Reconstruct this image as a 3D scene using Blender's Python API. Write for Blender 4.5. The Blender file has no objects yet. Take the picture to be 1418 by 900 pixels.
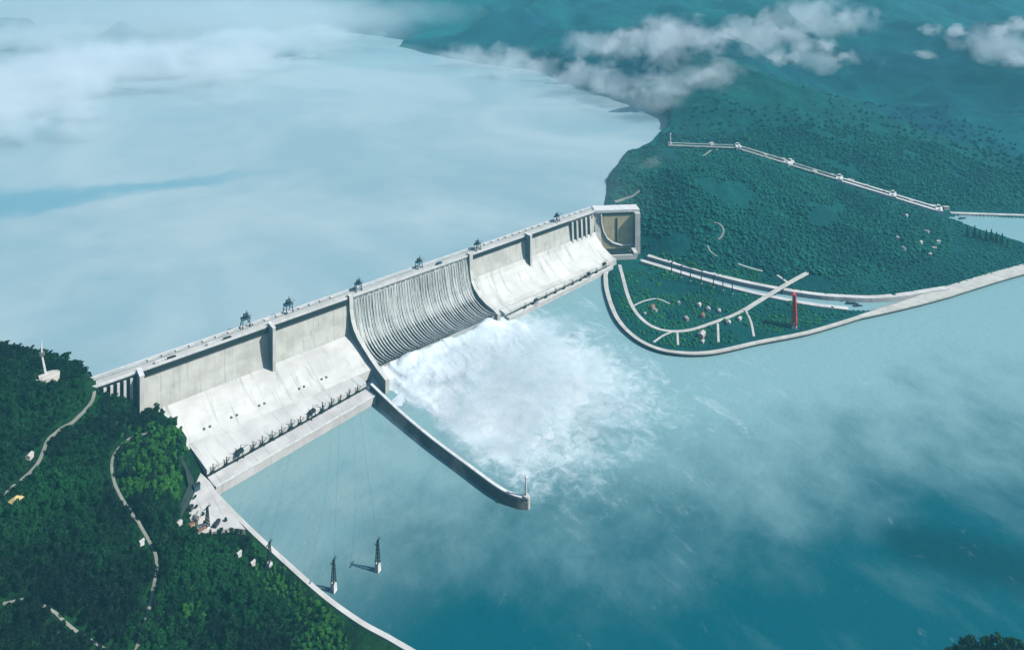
import bpy, math, random
import numpy as np
from mathutils import Vector, noise as mnoise
random.seed(7); RS = np.random.RandomState(11)
scene = bpy.context.scene
COL = scene.collection
W, H = 1418.0, 900.0

# ------------------------------------------------------------------ camera model (metres, z up, river level z=0)
CX, CY, CZ, YAW, FPX, HOR = -418.0, -1896.0, 1240.0, 0.724, 923.0, -57.0
SY, CYW = math.sin(YAW), math.cos(YAW)
RES = 165.0                                     # reservoir level
CREST = 183.0                                   # crest of the dam

def at(px, py, z=0.0):
    """survey helper: where the sight line of a photo point meets level z"""
    dep = (CZ - z) * FPX / (py - HOR); r = (px - 709.0) * dep / FPX
    return Vector((CX + dep * SY + r * CYW, CY + dep * CYW - r * SY, z))

def project(x, y, z):
    dx, dy, dz = x - CX, y - CY, z - CZ
    dep = dx * SY + dy * CYW; r = dx * CYW - dy * SY
    return 709.0 + FPX * r / dep, HOR - FPX * dz / dep, dep

cam_d = bpy.data.cameras.new("camera"); cam = bpy.data.objects.new("camera", cam_d); COL.objects.link(cam)
cam.location = (CX, CY, CZ); cam.rotation_euler = (math.pi / 2, 0, -YAW)
cam_d.sensor_width = 36.0; cam_d.lens = 36.0 * FPX / W
cam_d.shift_y = (HOR - H / 2) / W
cam_d.clip_start = 1.0; cam_d.clip_end = 90000.0
scene.camera = cam

# ------------------------------------------------------------------ tagging
def tag(o, label=None, cat=None, group=None, kind=None):
    if label: o['label'] = label
    if cat: o['category'] = cat
    if group: o['group'] = group
    if kind: o['kind'] = kind
    return o

def empty(name, loc=(0, 0, 0), rz=0.0):
    o = bpy.data.objects.new(name, None); COL.objects.link(o)
    o.location = loc; o.rotation_euler = (0, 0, rz); o.empty_display_size = 5
    return o

def copy_tree(root, loc=None, rz=None, parent=None):
    c = root.copy(); COL.objects.link(c)
    if parent is not None: c.parent = parent
    if loc is not None: c.location = loc
    if rz is not None: c.rotation_euler = (0, 0, rz)
    for ch in list(root.children): copy_tree(ch, parent=c)
    return c

ORD = ['first', 'second', 'third', 'fourth', 'fifth', 'sixth', 'seventh', 'eighth', 'ninth', 'tenth', 'eleventh', 'twelfth',
       'thirteenth', 'fourteenth', 'fifteenth', 'sixteenth']

# ------------------------------------------------------------------ mesh builder
class MB:
    def __init__(s): s.v = []; s.f = []
    def add(s, vs, fs):
        b = len(s.v); s.v += [tuple(p) for p in vs]; s.f += [tuple(i + b for i in f) for f in fs]; return s
    def box(s, x0, x1, y0, y1, z0, z1, tx=0.0, ty=0.0):
        """axis box; tx, ty: how much each side draws in at the top"""
        return s.add([(x0, y0, z0), (x1, y0, z0), (x1, y1, z0), (x0, y1, z0),
                      (x0 + tx, y0 + ty, z1), (x1 - tx, y0 + ty, z1), (x1 - tx, y1 - ty, z1), (x0 + tx, y1 - ty, z1)],
                     [(0, 3, 2, 1), (4, 5, 6, 7), (0, 1, 5, 4), (1, 2, 6, 5), (2, 3, 7, 6), (3, 0, 4, 7)])
    def prism_x(s, x0, x1, poly):
        """extrude a (y, z) outline along x"""
        n = len(poly)
        vs = [(x0, y, z) for y, z in poly] + [(x1, y, z) for y, z in poly]
        fs = [tuple(range(n - 1, -1, -1)), tuple(range(n, 2 * n))]
        fs += [(i, (i + 1) % n, n + (i + 1) % n, n + i) for i in range(n)]
        return s.add(vs, fs)
    def prism_z(s, poly, z0, z1):
        n = len(poly)
        vs = [(p[0], p[1], z0) for p in poly] + [(p[0], p[1], z1) for p in poly]
        fs = [tuple(range(n - 1, -1, -1)), tuple(range(n, 2 * n))]
        fs += [(i, (i + 1) % n, n + (i + 1) % n, n + i) for i in range(n)]
        return s.add(vs, fs)
    def bar(s, p, q, r0, r1=None, n=6):
        r1 = r0 if r1 is None else r1
        p, q = Vector(p), Vector(q); d = (q - p).normalized()
        a = d.cross(Vector((0, 0, 1)) if abs(d.z) < 0.95 else Vector((1, 0, 0))).normalized(); b = d.cross(a)
        vs = []
        for c, r in ((p, r0), (q, r1)):
            for k in range(n):
                t = 2 * math.pi * k / n; vs.append(c + a * (r * math.cos(t)) + b * (r * math.sin(t)))
        fs = [tuple(range(n - 1, -1, -1)), tuple(range(n, 2 * n))] + [(i, (i + 1) % n, n + (i + 1) % n, n + i) for i in range(n)]
        return s.add(vs, fs)
    def strip(s, rows, close=False):
        """rows: lists of equal length points -> quads"""
        n = len(rows[0]); vs = [p for r in rows for p in r]
        fs = [(i * n + j, i * n + j + 1, (i + 1) * n + j + 1, (i + 1) * n + j) for i in range(len(rows) - 1) for j in range(n - 1)]
        return s.add(vs, fs)
    def build(s, name, mat, parent=None, smooth=False):
        me = bpy.data.meshes.new(name); me.from_pydata(s.v, [], s.f)
        mats = mat if isinstance(mat, (list, tuple)) else [mat]
        for m in mats: me.materials.append(m)
        if smooth: me.polygons.foreach_set('use_smooth', [True] * len(me.polygons))
        me.update()
        o = bpy.data.objects.new(name, me); COL.objects.link(o)
        if parent is not None: o.parent = parent
        return o

def mesh_np(name, verts, tris, mat, smooth=False, parent=None):
    me = bpy.data.meshes.new(name)
    k = tris.shape[1]
    me.vertices.add(len(verts)); me.vertices.foreach_set('co', np.ascontiguousarray(verts, dtype=np.float32).ravel())
    me.loops.add(tris.size); me.loops.foreach_set('vertex_index', np.ascontiguousarray(tris, dtype=np.int32).ravel())
    me.polygons.add(len(tris)); me.polygons.foreach_set('loop_start', np.arange(0, tris.size, k, dtype=np.int32))
    me.polygons.foreach_set('loop_total', np.full(len(tris), k, dtype=np.int32))
    if smooth: me.polygons.foreach_set('use_smooth', np.ones(len(tris), dtype=bool))
    me.materials.append(mat); me.update(calc_edges=True); me.validate()
    o = bpy.data.objects.new(name, me); COL.objects.link(o)
    if parent is not None: o.parent = parent
    return o

# ------------------------------------------------------------------ materials
class NT:
    def __init__(s, name):
        s.m = bpy.data.materials.new(name); s.m.use_nodes = True; s.t = s.m.node_tree; s.n = s.t.nodes; s.l = s.t.links
        s.p = s.n.get('Principled BSDF'); s.out = s.n.get('Material Output')
    def node(s, kind, **kw):
        o = s.n.new(kind)
        for k, v in kw.items(): setattr(o, k, v)
        return o
    def link(s, a, b): s.l.new(a, b)
    def val(s, sock, v):
        if hasattr(v, 'links'): s.l.new(v, sock)
        else: sock.default_value = v
    def math(s, op, a, b=0.0, c=None, clamp=False):
        o = s.node('ShaderNodeMath', operation=op, use_clamp=clamp)
        s.val(o.inputs[0], a); s.val(o.inputs[1], b)
        if c is not None: s.val(o.inputs[2], c)
        return o.outputs[0]
    def coord(s, kind='Object'):
        return s.node('ShaderNodeTexCoord').outputs[kind]
    def mapping(s, vec, scale=(1, 1, 1), loc=(0, 0, 0), rot=(0, 0, 0)):
        o = s.node('ShaderNodeMapping'); s.link(vec, o.inputs[0])
        o.inputs['Scale'].default_value = scale; o.inputs['Location'].default_value = loc; o.inputs['Rotation'].default_value = rot
        return o.outputs[0]
    def noise(s, vec, scale, detail=4.0, rough=0.55, dist=0.0):
        o = s.node('ShaderNodeTexNoise'); s.link(vec, o.inputs['Vector'])
        o.inputs['Scale'].default_value = scale; o.inputs['Detail'].default_value = detail
        o.inputs['Roughness'].default_value = rough; o.inputs['Distortion'].default_value = dist
        return o.outputs['Fac']
    def ramp(s, fac, lo, hi, a=0.0, b=1.0, smooth=True):
        o = s.node('ShaderNodeMapRange'); o.interpolation_type = 'SMOOTHSTEP' if smooth else 'LINEAR'
        s.val(o.inputs['Value'], fac); o.inputs['From Min'].default_value = lo; o.inputs['From Max'].default_value = hi
        o.inputs['To Min'].default_value = a; o.inputs['To Max'].default_value = b
        return o.outputs[0]
    def mix(s, fac, a, b):
        o = s.node('ShaderNodeMix', data_type='RGBA'); s.val(o.inputs[0], fac)
        for i, v in ((6, a), (7, b)):
            if hasattr(v, 'links'): s.l.new(v, o.inputs[i])
            else: o.inputs[i].default_value = (*v, 1.0)
        return o.outputs[2]
    def bump(s, h, strength, dist):
        o = s.node('ShaderNodeBump'); s.link(h, o.inputs['Height']); o.inputs['Strength'].default_value = strength
        o.inputs['Distance'].default_value = dist; s.link(o.outputs[0], s.p.inputs['Normal'])
    def base(s, c, rough=0.8, spec=0.3):
        if hasattr(c, 'links'): s.l.new(c, s.p.inputs['Base Color'])
        else: s.p.inputs['Base Color'].default_value = (*c, 1.0)
        s.val(s.p.inputs['Roughness'], rough); s.p.inputs['Specular IOR Level'].default_value = spec
        return s.m

def plain(name, c, rough=0.7, var=0.25, scale=0.15, spec=0.3, metal=0.0):
    t = NT(name); n = t.noise(t.coord(), scale, 5)
    lo = tuple(x * (1 - var) for x in c); hi = tuple(min(1, x * (1 + var)) for x in c)
    t.base(t.mix(t.ramp(n, 0.3, 0.7), lo, hi), rough, spec)
    t.p.inputs['Metallic'].default_value = metal
    return t.m

def concrete(name, c, streak=0.22, scale=0.03, joint=0.0, stain=(0.30, 0.33, 0.28)):
    t = NT(name); co = t.coord()
    big = t.noise(co, scale, 6, 0.6)
    vert = t.noise(t.mapping(co, (1, 0.12, 0.12)), scale * 4.5, 5, 0.65)
    fine = t.noise(co, 0.5, 3)
    col = t.mix(t.ramp(big, 0.3, 0.72), tuple(x * 0.80 for x in c), tuple(min(1, x * 1.08) for x in c))
    col = t.mix(t.ramp(vert, 0.52, 0.80, 0, streak * 2.2), col, stain)
    col = t.mix(t.ramp(fine, 0.4, 0.9, 0, 0.16), col, tuple(x * 0.55 for x in c))
    if joint:
        sx = t.node('ShaderNodeSeparateXYZ'); t.link(co, sx.inputs[0])
        fr = t.math('FRACT', t.math('DIVIDE', sx.outputs[0], joint))
        d = t.math('ABSOLUTE', t.math('SUBTRACT', fr, 0.5))
        col = t.mix(t.math('MULTIPLY', t.ramp(d, 0.5 / joint, 2.2 / joint, 1.0, 0.0), t.ramp(vert, 0.38, 0.66, 0.04, 0.40)), col, (0.22, 0.25, 0.23))
    t.bump(big, 0.3, 3.0)
    return t.base(col, 0.85, 0.2)

M = {}
M['concrete'] = concrete('concrete', (0.66, 0.66, 0.60), 0.12, 0.02)
M['slope'] = concrete('pale_concrete_slope', (0.74, 0.74, 0.69), 0.42, 0.012, 57.0)
M['wall'] = concrete('weathered_concrete_wall', (0.66, 0.66, 0.59), 0.34, 0.02, 32.0)
M['deck'] = concrete('deck_concrete', (0.68, 0.67, 0.63), 0.15, 0.02, 30.0)
M['road_deck'] = concrete('crest_paving', (0.52, 0.56, 0.55), 0.2, 0.02, 22.0)
M['dark_conc'] = concrete('dark_concrete', (0.16, 0.18, 0.16), 0.3, 0.03)  # plain dark tone for openings, wall bodies, piers and sheds
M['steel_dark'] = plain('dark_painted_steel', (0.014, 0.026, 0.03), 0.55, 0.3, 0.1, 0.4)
M['steel_blue'] = plain('blue_grey_steel', (0.05, 0.11, 0.15), 0.5, 0.3, 0.1, 0.4)
M['white'] = plain('white_paint', (0.74, 0.75, 0.72), 0.6, 0.12, 0.08)
M['tan'] = concrete('tan_concrete', (0.66, 0.57, 0.34), 0.25, 0.03, 0, (0.24, 0.20, 0.10))
M['red'] = plain('red_paint', (0.70, 0.045, 0.025), 0.5, 0.25, 0.1)
M['roof_red'] = plain('terracotta_roof', (0.22, 0.12, 0.085), 0.8, 0.3, 0.2)
M['roof_pale'] = plain('pale_roof', (0.46, 0.46, 0.42), 0.8, 0.2, 0.2)
M['plaster'] = plain('plaster', (0.66, 0.63, 0.55), 0.85, 0.12, 0.2)
M['pink'] = plain('pink_plaster', (0.60, 0.38, 0.36), 0.85, 0.15, 0.2)
M['ochre'] = plain('ochre_plaster', (0.60, 0.48, 0.22), 0.85, 0.15, 0.2)
M['glass'] = plain('window_glass', (0.03, 0.05, 0.06), 0.15, 0.2, 0.3, 0.6)
M['road'] = concrete('pale_road', (0.60, 0.59, 0.53), 0.25, 0.03)
M['path'] = concrete('hill_road', (0.30, 0.31, 0.26), 0.25, 0.03)
M['bark'] = plain('bark', (0.07, 0.05, 0.035), 0.9, 0.3, 0.5)
M['rubber'] = plain('tyre_rubber', (0.02, 0.02, 0.02), 0.8, 0.2, 1.0)
M['wire'] = plain('wire', (0.05, 0.07, 0.07), 0.5, 0.1, 0.1)
M['rock'] = concrete('cut_rock', (0.035, 0.055, 0.05), 0.3, 0.05, 0, (0.01, 0.025, 0.025))

def leaf_mat(name, dark, light, scale, lo=0.5, hi=0.98):
    t = NT(name); co = t.node('ShaderNodeNewGeometry').outputs['Position']
    n1 = t.noise(co, scale, 3); n2 = t.noise(co, scale * 14, 3)
    oi = t.node('ShaderNodeObjectInfo').outputs['Random']
    f = t.math('ADD', t.math('MULTIPLY', n1, 0.9), t.math('ADD', t.math('MULTIPLY', n2, 0.45), t.math('MULTIPLY', oi, 0.18)))
    t.base(t.mix(t.ramp(f, lo, hi), dark, light), 0.75, 0.2)
    return t.m
M['leaf'] = leaf_mat('dark_foliage', (0.0004, 0.0050, 0.0042), (0.007, 0.074, 0.016), 0.0065, 0.68, 1.02)  # near-black patches put the hillside shade into the leaf colour
M['leaf_bright'] = leaf_mat('yellow_green_foliage', (0.005, 0.050, 0.010), (0.045, 0.190, 0.020), 0.012)  # brighter yellow-green species on the knoll and along the bank
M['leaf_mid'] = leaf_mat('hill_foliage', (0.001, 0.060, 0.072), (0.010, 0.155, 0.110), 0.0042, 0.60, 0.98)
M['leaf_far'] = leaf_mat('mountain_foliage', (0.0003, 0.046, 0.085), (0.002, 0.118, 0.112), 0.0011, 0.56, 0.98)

def ground_mat(name, dark, light, scale, dirt, dirt_amt, bump=8.0):
    t = NT(name); co = t.coord()
    n1 = t.noise(co, scale, 7, 0.66, 0.5); n2 = t.noise(co, scale * 9, 5, 0.6); n3 = t.noise(co, scale * 3.1, 4, 0.6, 1.0)
    col = t.mix(t.ramp(t.math('ADD', t.math('MULTIPLY', n1, 0.65), t.math('MULTIPLY', n2, 0.35)), 0.36, 0.64), dark, light)
    col = t.mix(t.ramp(n3, 0.60, 0.76, 0, dirt_amt), col, dirt)
    t.bump(n2, 0.9, bump)
    return t.base(col, 0.9, 0.15)
M['g_near'] = ground_mat('forest_floor', (0.001, 0.010, 0.007), (0.009, 0.062, 0.015), 0.01, (0.045, 0.11, 0.022), 0.5, 4.0)
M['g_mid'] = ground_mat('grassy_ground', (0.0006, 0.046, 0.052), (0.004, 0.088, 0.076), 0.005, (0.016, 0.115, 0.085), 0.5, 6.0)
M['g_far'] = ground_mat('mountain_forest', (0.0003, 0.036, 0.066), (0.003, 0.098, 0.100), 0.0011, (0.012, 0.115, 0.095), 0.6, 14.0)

# ------------------------------------------------------------------ sky, sun, air
SUN_EL = 46.0
sunv = Vector((0.561, -0.83, 0)).normalized() * math.cos(math.radians(SUN_EL)) + Vector((0, 0, math.sin(math.radians(SUN_EL))))
w = bpy.data.worlds.new("World"); scene.world = w; w.use_nodes = True
sky = w.node_tree.nodes.new('ShaderNodeTexSky'); sky.sky_type = 'NISHITA'; sky.sun_disc = False
sky.sun_elevation = math.radians(SUN_EL); sky.sun_rotation = math.atan2(sunv.x, sunv.y)
sky.altitude = 300; sky.air_density = 1.0; sky.dust_density = 1.0; sky.ozone_density = 2.0
bg = w.node_tree.nodes['Background']; bg.inputs[1].default_value = 0.09
w.node_tree.links.new(sky.outputs[0], bg.inputs[0])
sd = bpy.data.lights.new("sun", 'SUN'); sd.energy = 3.7; sd.angle = math.radians(0.6); sd.color = (1.0, 0.975, 0.93)
sun = bpy.data.objects.new("sun", sd); COL.objects.link(sun); sun.location = (0, 0, 3000)
sun.rotation_euler = sunv.to_track_quat('Z', 'Y').to_euler()

def vol_mat(name, density_fn, color, aniso=0.0):
    m = bpy.data.materials.new(name); m.use_nodes = True; t = NT.__new__(NT)
    t.m = m; t.t = m.node_tree; t.n = t.t.nodes; t.l = t.t.links
    t.n.remove(t.n['Principled BSDF']); t.out = t.n['Material Output']; t.p = None
    pv = t.node('ShaderNodeVolumePrincipled'); pv.inputs['Color'].default_value = (*color, 1); pv.inputs['Anisotropy'].default_value = aniso
    d = density_fn(t); t.val(pv.inputs['Density'], d); t.link(pv.outputs[0], t.out.inputs['Volume'])
    return m

HAZE_D = 4.5e-5
haze = MB().box(-16000, 26000, -6000, 26000, -32, 1330).build('haze', vol_mat('haze_air', lambda t: HAZE_D, (0.20, 0.72, 0.86)))
tag(haze, kind='stuff'); haze['label'] = 'pale blue air over the whole valley'; haze['category'] = 'haze'
haze.display_type = 'WIRE'

# ------------------------------------------------------------------ terrain heights
class RBF:
    def __init__(s, pts, smooth=0.0):
        pts = [p for i, p in enumerate(pts) if all((p.xy - q.xy).length > 4 for q in pts[:i])]
        P = np.array([[p.x, p.y] for p in pts]); z = np.array([p.z for p in pts])
        s.P = P; n = len(P)
        D = np.sqrt(((P[:, None] - P[None]) ** 2).sum(2)); A = np.zeros((n + 1, n + 1)); A[:n, :n] = D - smooth * np.eye(n); A[:n, n] = 1; A[n, :n] = 1
        s.w = np.linalg.lstsq(A, np.append(z, 0), rcond=None)[0]
    def __call__(s, x, y):
        x = np.asarray(x, float); y = np.asarray(y, float); sh = x.shape; x = x.ravel(); y = y.ravel()
        out = np.empty(len(x))
        for i in range(0, len(x), 20000):
            D = np.sqrt((x[i:i + 20000, None] - s.P[None, :, 0]) ** 2 + (y[i:i + 20000, None] - s.P[None, :, 1]) ** 2)
            out[i:i + 20000] = D @ s.w[:-1] + s.w[-1]
        return out.reshape(sh)

def sdist(x, y, poly):
    """signed distance to a polygon, positive inside"""
    x = np.asarray(x, float); y = np.asarray(y, float)
    d2 = np.full(x.shape, 1e18); ins = np.zeros(x.shape, bool); n = len(poly)
    for i in range(n):
        ax, ay = poly[i][0], poly[i][1]; bx, by = poly[(i + 1) % n][0], poly[(i + 1) % n][1]
        ex, ey = bx - ax, by - ay; L = ex * ex + ey * ey + 1e-9
        t = np.clip(((x - ax) * ex + (y - ay) * ey) / L, 0, 1)
        d2 = np.minimum(d2, (x - ax - t * ex) ** 2 + (y - ay - t * ey) ** 2)
        c = ((ay > y) != (by > y)) & (x < (bx - ax) * (y - ay) / (by - ay + 1e-12) + ax)
        ins ^= c
    d = np.sqrt(d2); return np.where(ins, d, -d)

def pline_dist(x, y, line):
    x = np.asarray(x, float); y = np.asarray(y, float); d2 = np.full(x.shape, 1e18)
    for i in range(len(line) - 1):
        ax, ay = line[i][0], line[i][1]; bx, by = line[i + 1][0], line[i + 1][1]
        ex, ey = bx - ax, by - ay; L = ex * ex + ey * ey + 1e-9
        t = np.clip(((x - ax) * ex + (y - ay) * ey) / L, 0, 1)
        d2 = np.minimum(d2, (x - ax - t * ex) ** 2 + (y - ay - t * ey) ** 2)
    return np.sqrt(d2)

def sstep(a, b, v):
    t = np.clip((v - a) / (b - a), 0, 1); return t * t * (3 - 2 * t)

# value-noise fBm in numpy
_perm = RS.rand(256, 256)
def vnoise(x, y):
    xi = np.floor(x).astype(int); yi = np.floor(y).astype(int); fx = x - xi; fy = y - yi
    fx = fx * fx * (3 - 2 * fx); fy = fy * fy * (3 - 2 * fy)
    g = lambda a, b: _perm[a & 255, b & 255]
    return (g(xi, yi) * (1 - fx) + g(xi + 1, yi) * fx) * (1 - fy) + (g(xi, yi + 1) * (1 - fx) + g(xi + 1, yi + 1) * fx) * fy
def fbm(x, y, s, o=5, gain=0.5):
    v = 0; a = 1; t = 0
    for k in range(o):
        v = v + a * (vnoise(x / s + 17.3 * k, y / s - 9.1 * k) - 0.5) * 2; t += a; a *= gain; s /= 2.03
    return v / t
def ridged(x, y, s, o=5):
    v = 0; a = 1; t = 0
    for k in range(o):
        v = v + a * (1 - np.abs(vnoise(x / s + 31.7 * k, y / s + 5.9 * k) - 0.5) * 4); t += a; a *= 0.5; s /= 2.07
    return v / t

# ---- dam axis: straight line; s along it, t downstream of it
AX0 = Vector((0.0, 24.0)); AXA = math.atan2(-53.0, 1703.0)
def dam_w(s, t, z=0.0):
    c, si = math.cos(AXA), math.sin(AXA)
    return Vector((AX0.x + s * c + t * si, AX0.y + s * si - t * c, z))

# near bank
near_pts = [(0, 485, 262), (30, 488, 258), (60, 506, 228), (100, 525, 198), (130, 540, 178), (-200, 485, 300), (-200, 620, 270), (-150, 900, 190),
            (150, 553, 148), (172, 572, 112), (195, 588, 80), (200, 600, 74), (224, 604, 64), (246, 614, 46), (240, 632, 46), (250, 655, 34),
            (262, 690, 22), (242, 722, 30), (285, 748, 22), (345, 752, 13), (110, 575, 168), (60, 612, 170), (50, 640, 165), (5, 686, 172),
            (0, 560, 232), (80, 555, 196), (155, 650, 105), (160, 622, 96), (190, 720, 84), (215, 770, 72), (210, 830, 76), (190, 896, 82), (100, 700, 128),
            (60, 800, 142), (5, 835, 152), (60, 842, 132), (150, 900, 90), (0, 900, 152), (300, 800, 42), (300, 890, 48), (400, 850, 24),
            (450, 885, 14), (200, 1000, 62), (400, 1000, 18), (0, 1000, 152), (352, 790, 15), (520, 930, 9), (600, 1000, 8), (400, 1150, 30), (100, 1200, 110)]
NP = [at(*p) for p in near_pts]
for q in ((-330, 420, 150), (-213, 300, 150), (-120, 215, 150), (-60, 120, 150), (-700, 800, 160), (-900, 300, 330), (-1100, -600, 320), (-900, -1200, 240), (-450, 200, 290), (-600, -400, 280), (-300, -1500, 120), (60, -1500, 30)):
    NP.append(Vector(q))
near_rbf = RBF(NP)
near_shore = [at(*p) for p in ((299, 690, 0), (345, 737, 0), (400, 788, 0), (450, 832, 0), (500, 868, 0), (545, 893, 0), (620, 940, 0), (700, 1010, 0), (760, 1100, 0), (760, 1250, 0))]
near_land = [tuple(p[:2]) for p in near_shore] + [(100, -1900), (-3000, -1900), (-3000, 2500), (-900, 1400), (-480, 620), (-240, 330), (-90, 130), (-92, 60), (120, 20), (100, -270)]
def h_near(x, y):
    sd_ = sdist(x, y, near_land)
    n = fbm(x, y, 95, 4) * 9 + (ridged(x + 400, y, 150, 3) - .2) * 9
    z = np.maximum(near_rbf(x, y) + n * sstep(20, 90, near_rbf(x, y)), 8.5)
    return -22 + (z + 22) * sstep(-14, 6, sd_)

# far bank
res_shore = [at(px, py, RES) for px, py in ((838, 287), (845, 250), (856, 232), (870, 215), (900, 200), (926, 184), (933, 166), (900, 150), (820, 126), (760, 98), (700, 92), (620, 80), (558, 65),
             (575, 57), (500, 46), (400, 43), (340, 48), (200, 70), (0, 92), (-300, 120))]
res_poly = [(-92, 62), (1560, 8), (1725, 0)] + [tuple(p[:2]) for p in res_shore] + [(-6000, 4000), (-1500, 1900), (-480, 620), (-240, 330), (-90, 130)]
pen_shore = [at(*p) for p in ((838, 378, 0), (840, 405, 0), (852, 440, 0), (872, 465, 0), (900, 483, 0), (935, 492, 0), (985, 492, 0), (1050, 478, 0), (1120, 464, 0), (1190, 443, 0),
             (1260, 424, 0), (1330, 402, 0), (1418, 376, 0), (1600, 330, 0), (1800, 290, 0))]
pen_land = [tuple(p[:2]) for p in pen_shore] + [(9000, -3500), (20000, -5000), (24000, 24000), (-14000, 24000), (-14000, 2500), (1640, 60), (1640, 0), (1590, -120)]
canal_px = [(893, 362), (960, 382), (1030, 401), (1110, 417), (1170, 424), (1240, 424), (1320, 408)]
canal = [at(px, py, 0) for px, py in canal_px]
canal_w = [16, 18, 22, 28, 32, 30, 12]
appr = [tuple(at(px, py, 0)[:2]) for px, py in ((1312, 303), (1330, 299), (1418, 303), (1560, 310), (1560, 378), (1440, 345), (1385, 327), (1345, 316))]
far_pts = [  # wedge hill between the canal and the ship locks
    (895, 312, 80), (893, 330, 45), (890, 346, 14), (850, 355, 9), (836, 350, 9), (866, 368, 9), (826, 346, 9), (930, 362, 14), (1000, 380, 14), (1060, 390, 14), (1118, 398, 14), (1180, 402, 13), (1250, 398, 12), (1330, 382, 12), (1410, 356, 12),
    (850, 262, 178), (880, 240, 195), (900, 215, 185), (940, 206, 172), (1020, 212, 168), (950, 246, 238), (1000, 236, 215), (905, 242, 215), (960, 290, 150), (1000, 320, 90), (930, 320, 85), (1050, 350, 45), (1050, 256, 190), (1085, 300, 85),
    (1110, 240, 135), (1160, 258, 105), (1150, 300, 85), (1130, 350, 40), (1220, 330, 40), (1230, 280, 62), (1270, 300, 38), (1300, 340, 22), (1340, 330, 14), (1390, 336, 10),
    # peninsula
    (860, 390, 10), (880, 420, 11), (920, 450, 12), (980, 460, 12), (1050, 450, 12), (1120, 440, 11),
    # ship lock line and the mountains behind it
    (925, 197, 166), (1022, 202, 166), (1090, 222, 138), (1160, 246, 92), (1235, 270, 50), (1300, 290, 14), (1418, 296, 10), (1600, 300, 10),
    (1000, 185, 185), (1100, 205, 165), (1200, 240, 110), (1300, 272, 40), (1418, 285, 20),
    (1000, 140, 330), (1100, 160, 270), (1200, 180, 210), (1300, 200, 165), (1400, 180, 175), (1600, 180, 180), (1000, 100, 400), (1100, 110, 330), (1200, 100, 350), (1300, 110, 300), (1400, 100, 340), (1600, 100, 340),
    (1000, 50, 500), (1200, 50, 470), (1400, 50, 460), (1600, 50, 480), (1000, 5, 660), (1200, 5, 620), (1400, 5, 610), (1600, 0, 640),
    (1000, -15, 830), (1200, -15, 820), (1400, -15, 810), (1800, -15, 800), (880, 130, 250), (850, 90, 330), (860, 50, 480), (850, 5, 640), (850, -15, 800), (700, 70, 300), (700, 40, 430), (700, 5, 560), (700, -15, 760),
    (600, 55, 260), (620, 35, 340), (590, 10, 480), (560, -15, 740), (450, 25, 240), (450, 5, 400), (450, -15, 700), (300, 25, 230), (300, 0, 420), (250, -15, 660), (100, 40, 260), (100, 5, 400), (50, -15, 640), (-200, 40, 330), (-200, -15, 640),
    (-500, 60, 330), (-500, -15, 600)]
far_rbf = RBF([at(*p) for p in far_pts])
def in_canal(x, y):
    x = np.asarray(x, float); y = np.asarray(y, float); best = np.full(x.shape, -1e9)
    for i in range(len(canal) - 1):
        a, b = canal[i], canal[i + 1]; ex, ey = b.x - a.x, b.y - a.y; L = ex * ex + ey * ey
        t = np.clip(((x - a.x) * ex + (y - a.y) * ey) / L, 0, 1)
        d = np.sqrt((x - a.x - t * ex) ** 2 + (y - a.y - t * ey) ** 2)
        best = np.maximum(best, canal_w[i] + (canal_w[i + 1] - canal_w[i]) * t - d)
    return best
lk = [(925, 200, 168), (1022, 204, 168), (1092, 226, 140), (1162, 248, 94), (1236, 271, 52), (1300, 291, 16)]
lock_line = [at(*q) for q in lk]
LIFT = [at(825, 291, CREST), None, 0]; LIFT[2] = (at(884, 289, CREST) - LIFT[0]).length; LIFT[1] = (at(884, 289, CREST) - LIFT[0]).normalized()
QUAY = [at(1316, 295, 8), at(1560, 303, 8)]
LKD = (lock_line[-1] - lock_line[0]).to_2d().normalized()
LKS = [(p - lock_line[0]).to_2d().dot(LKD) for p in lock_line]; LKZ = [q[2] for q in lk]
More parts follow.
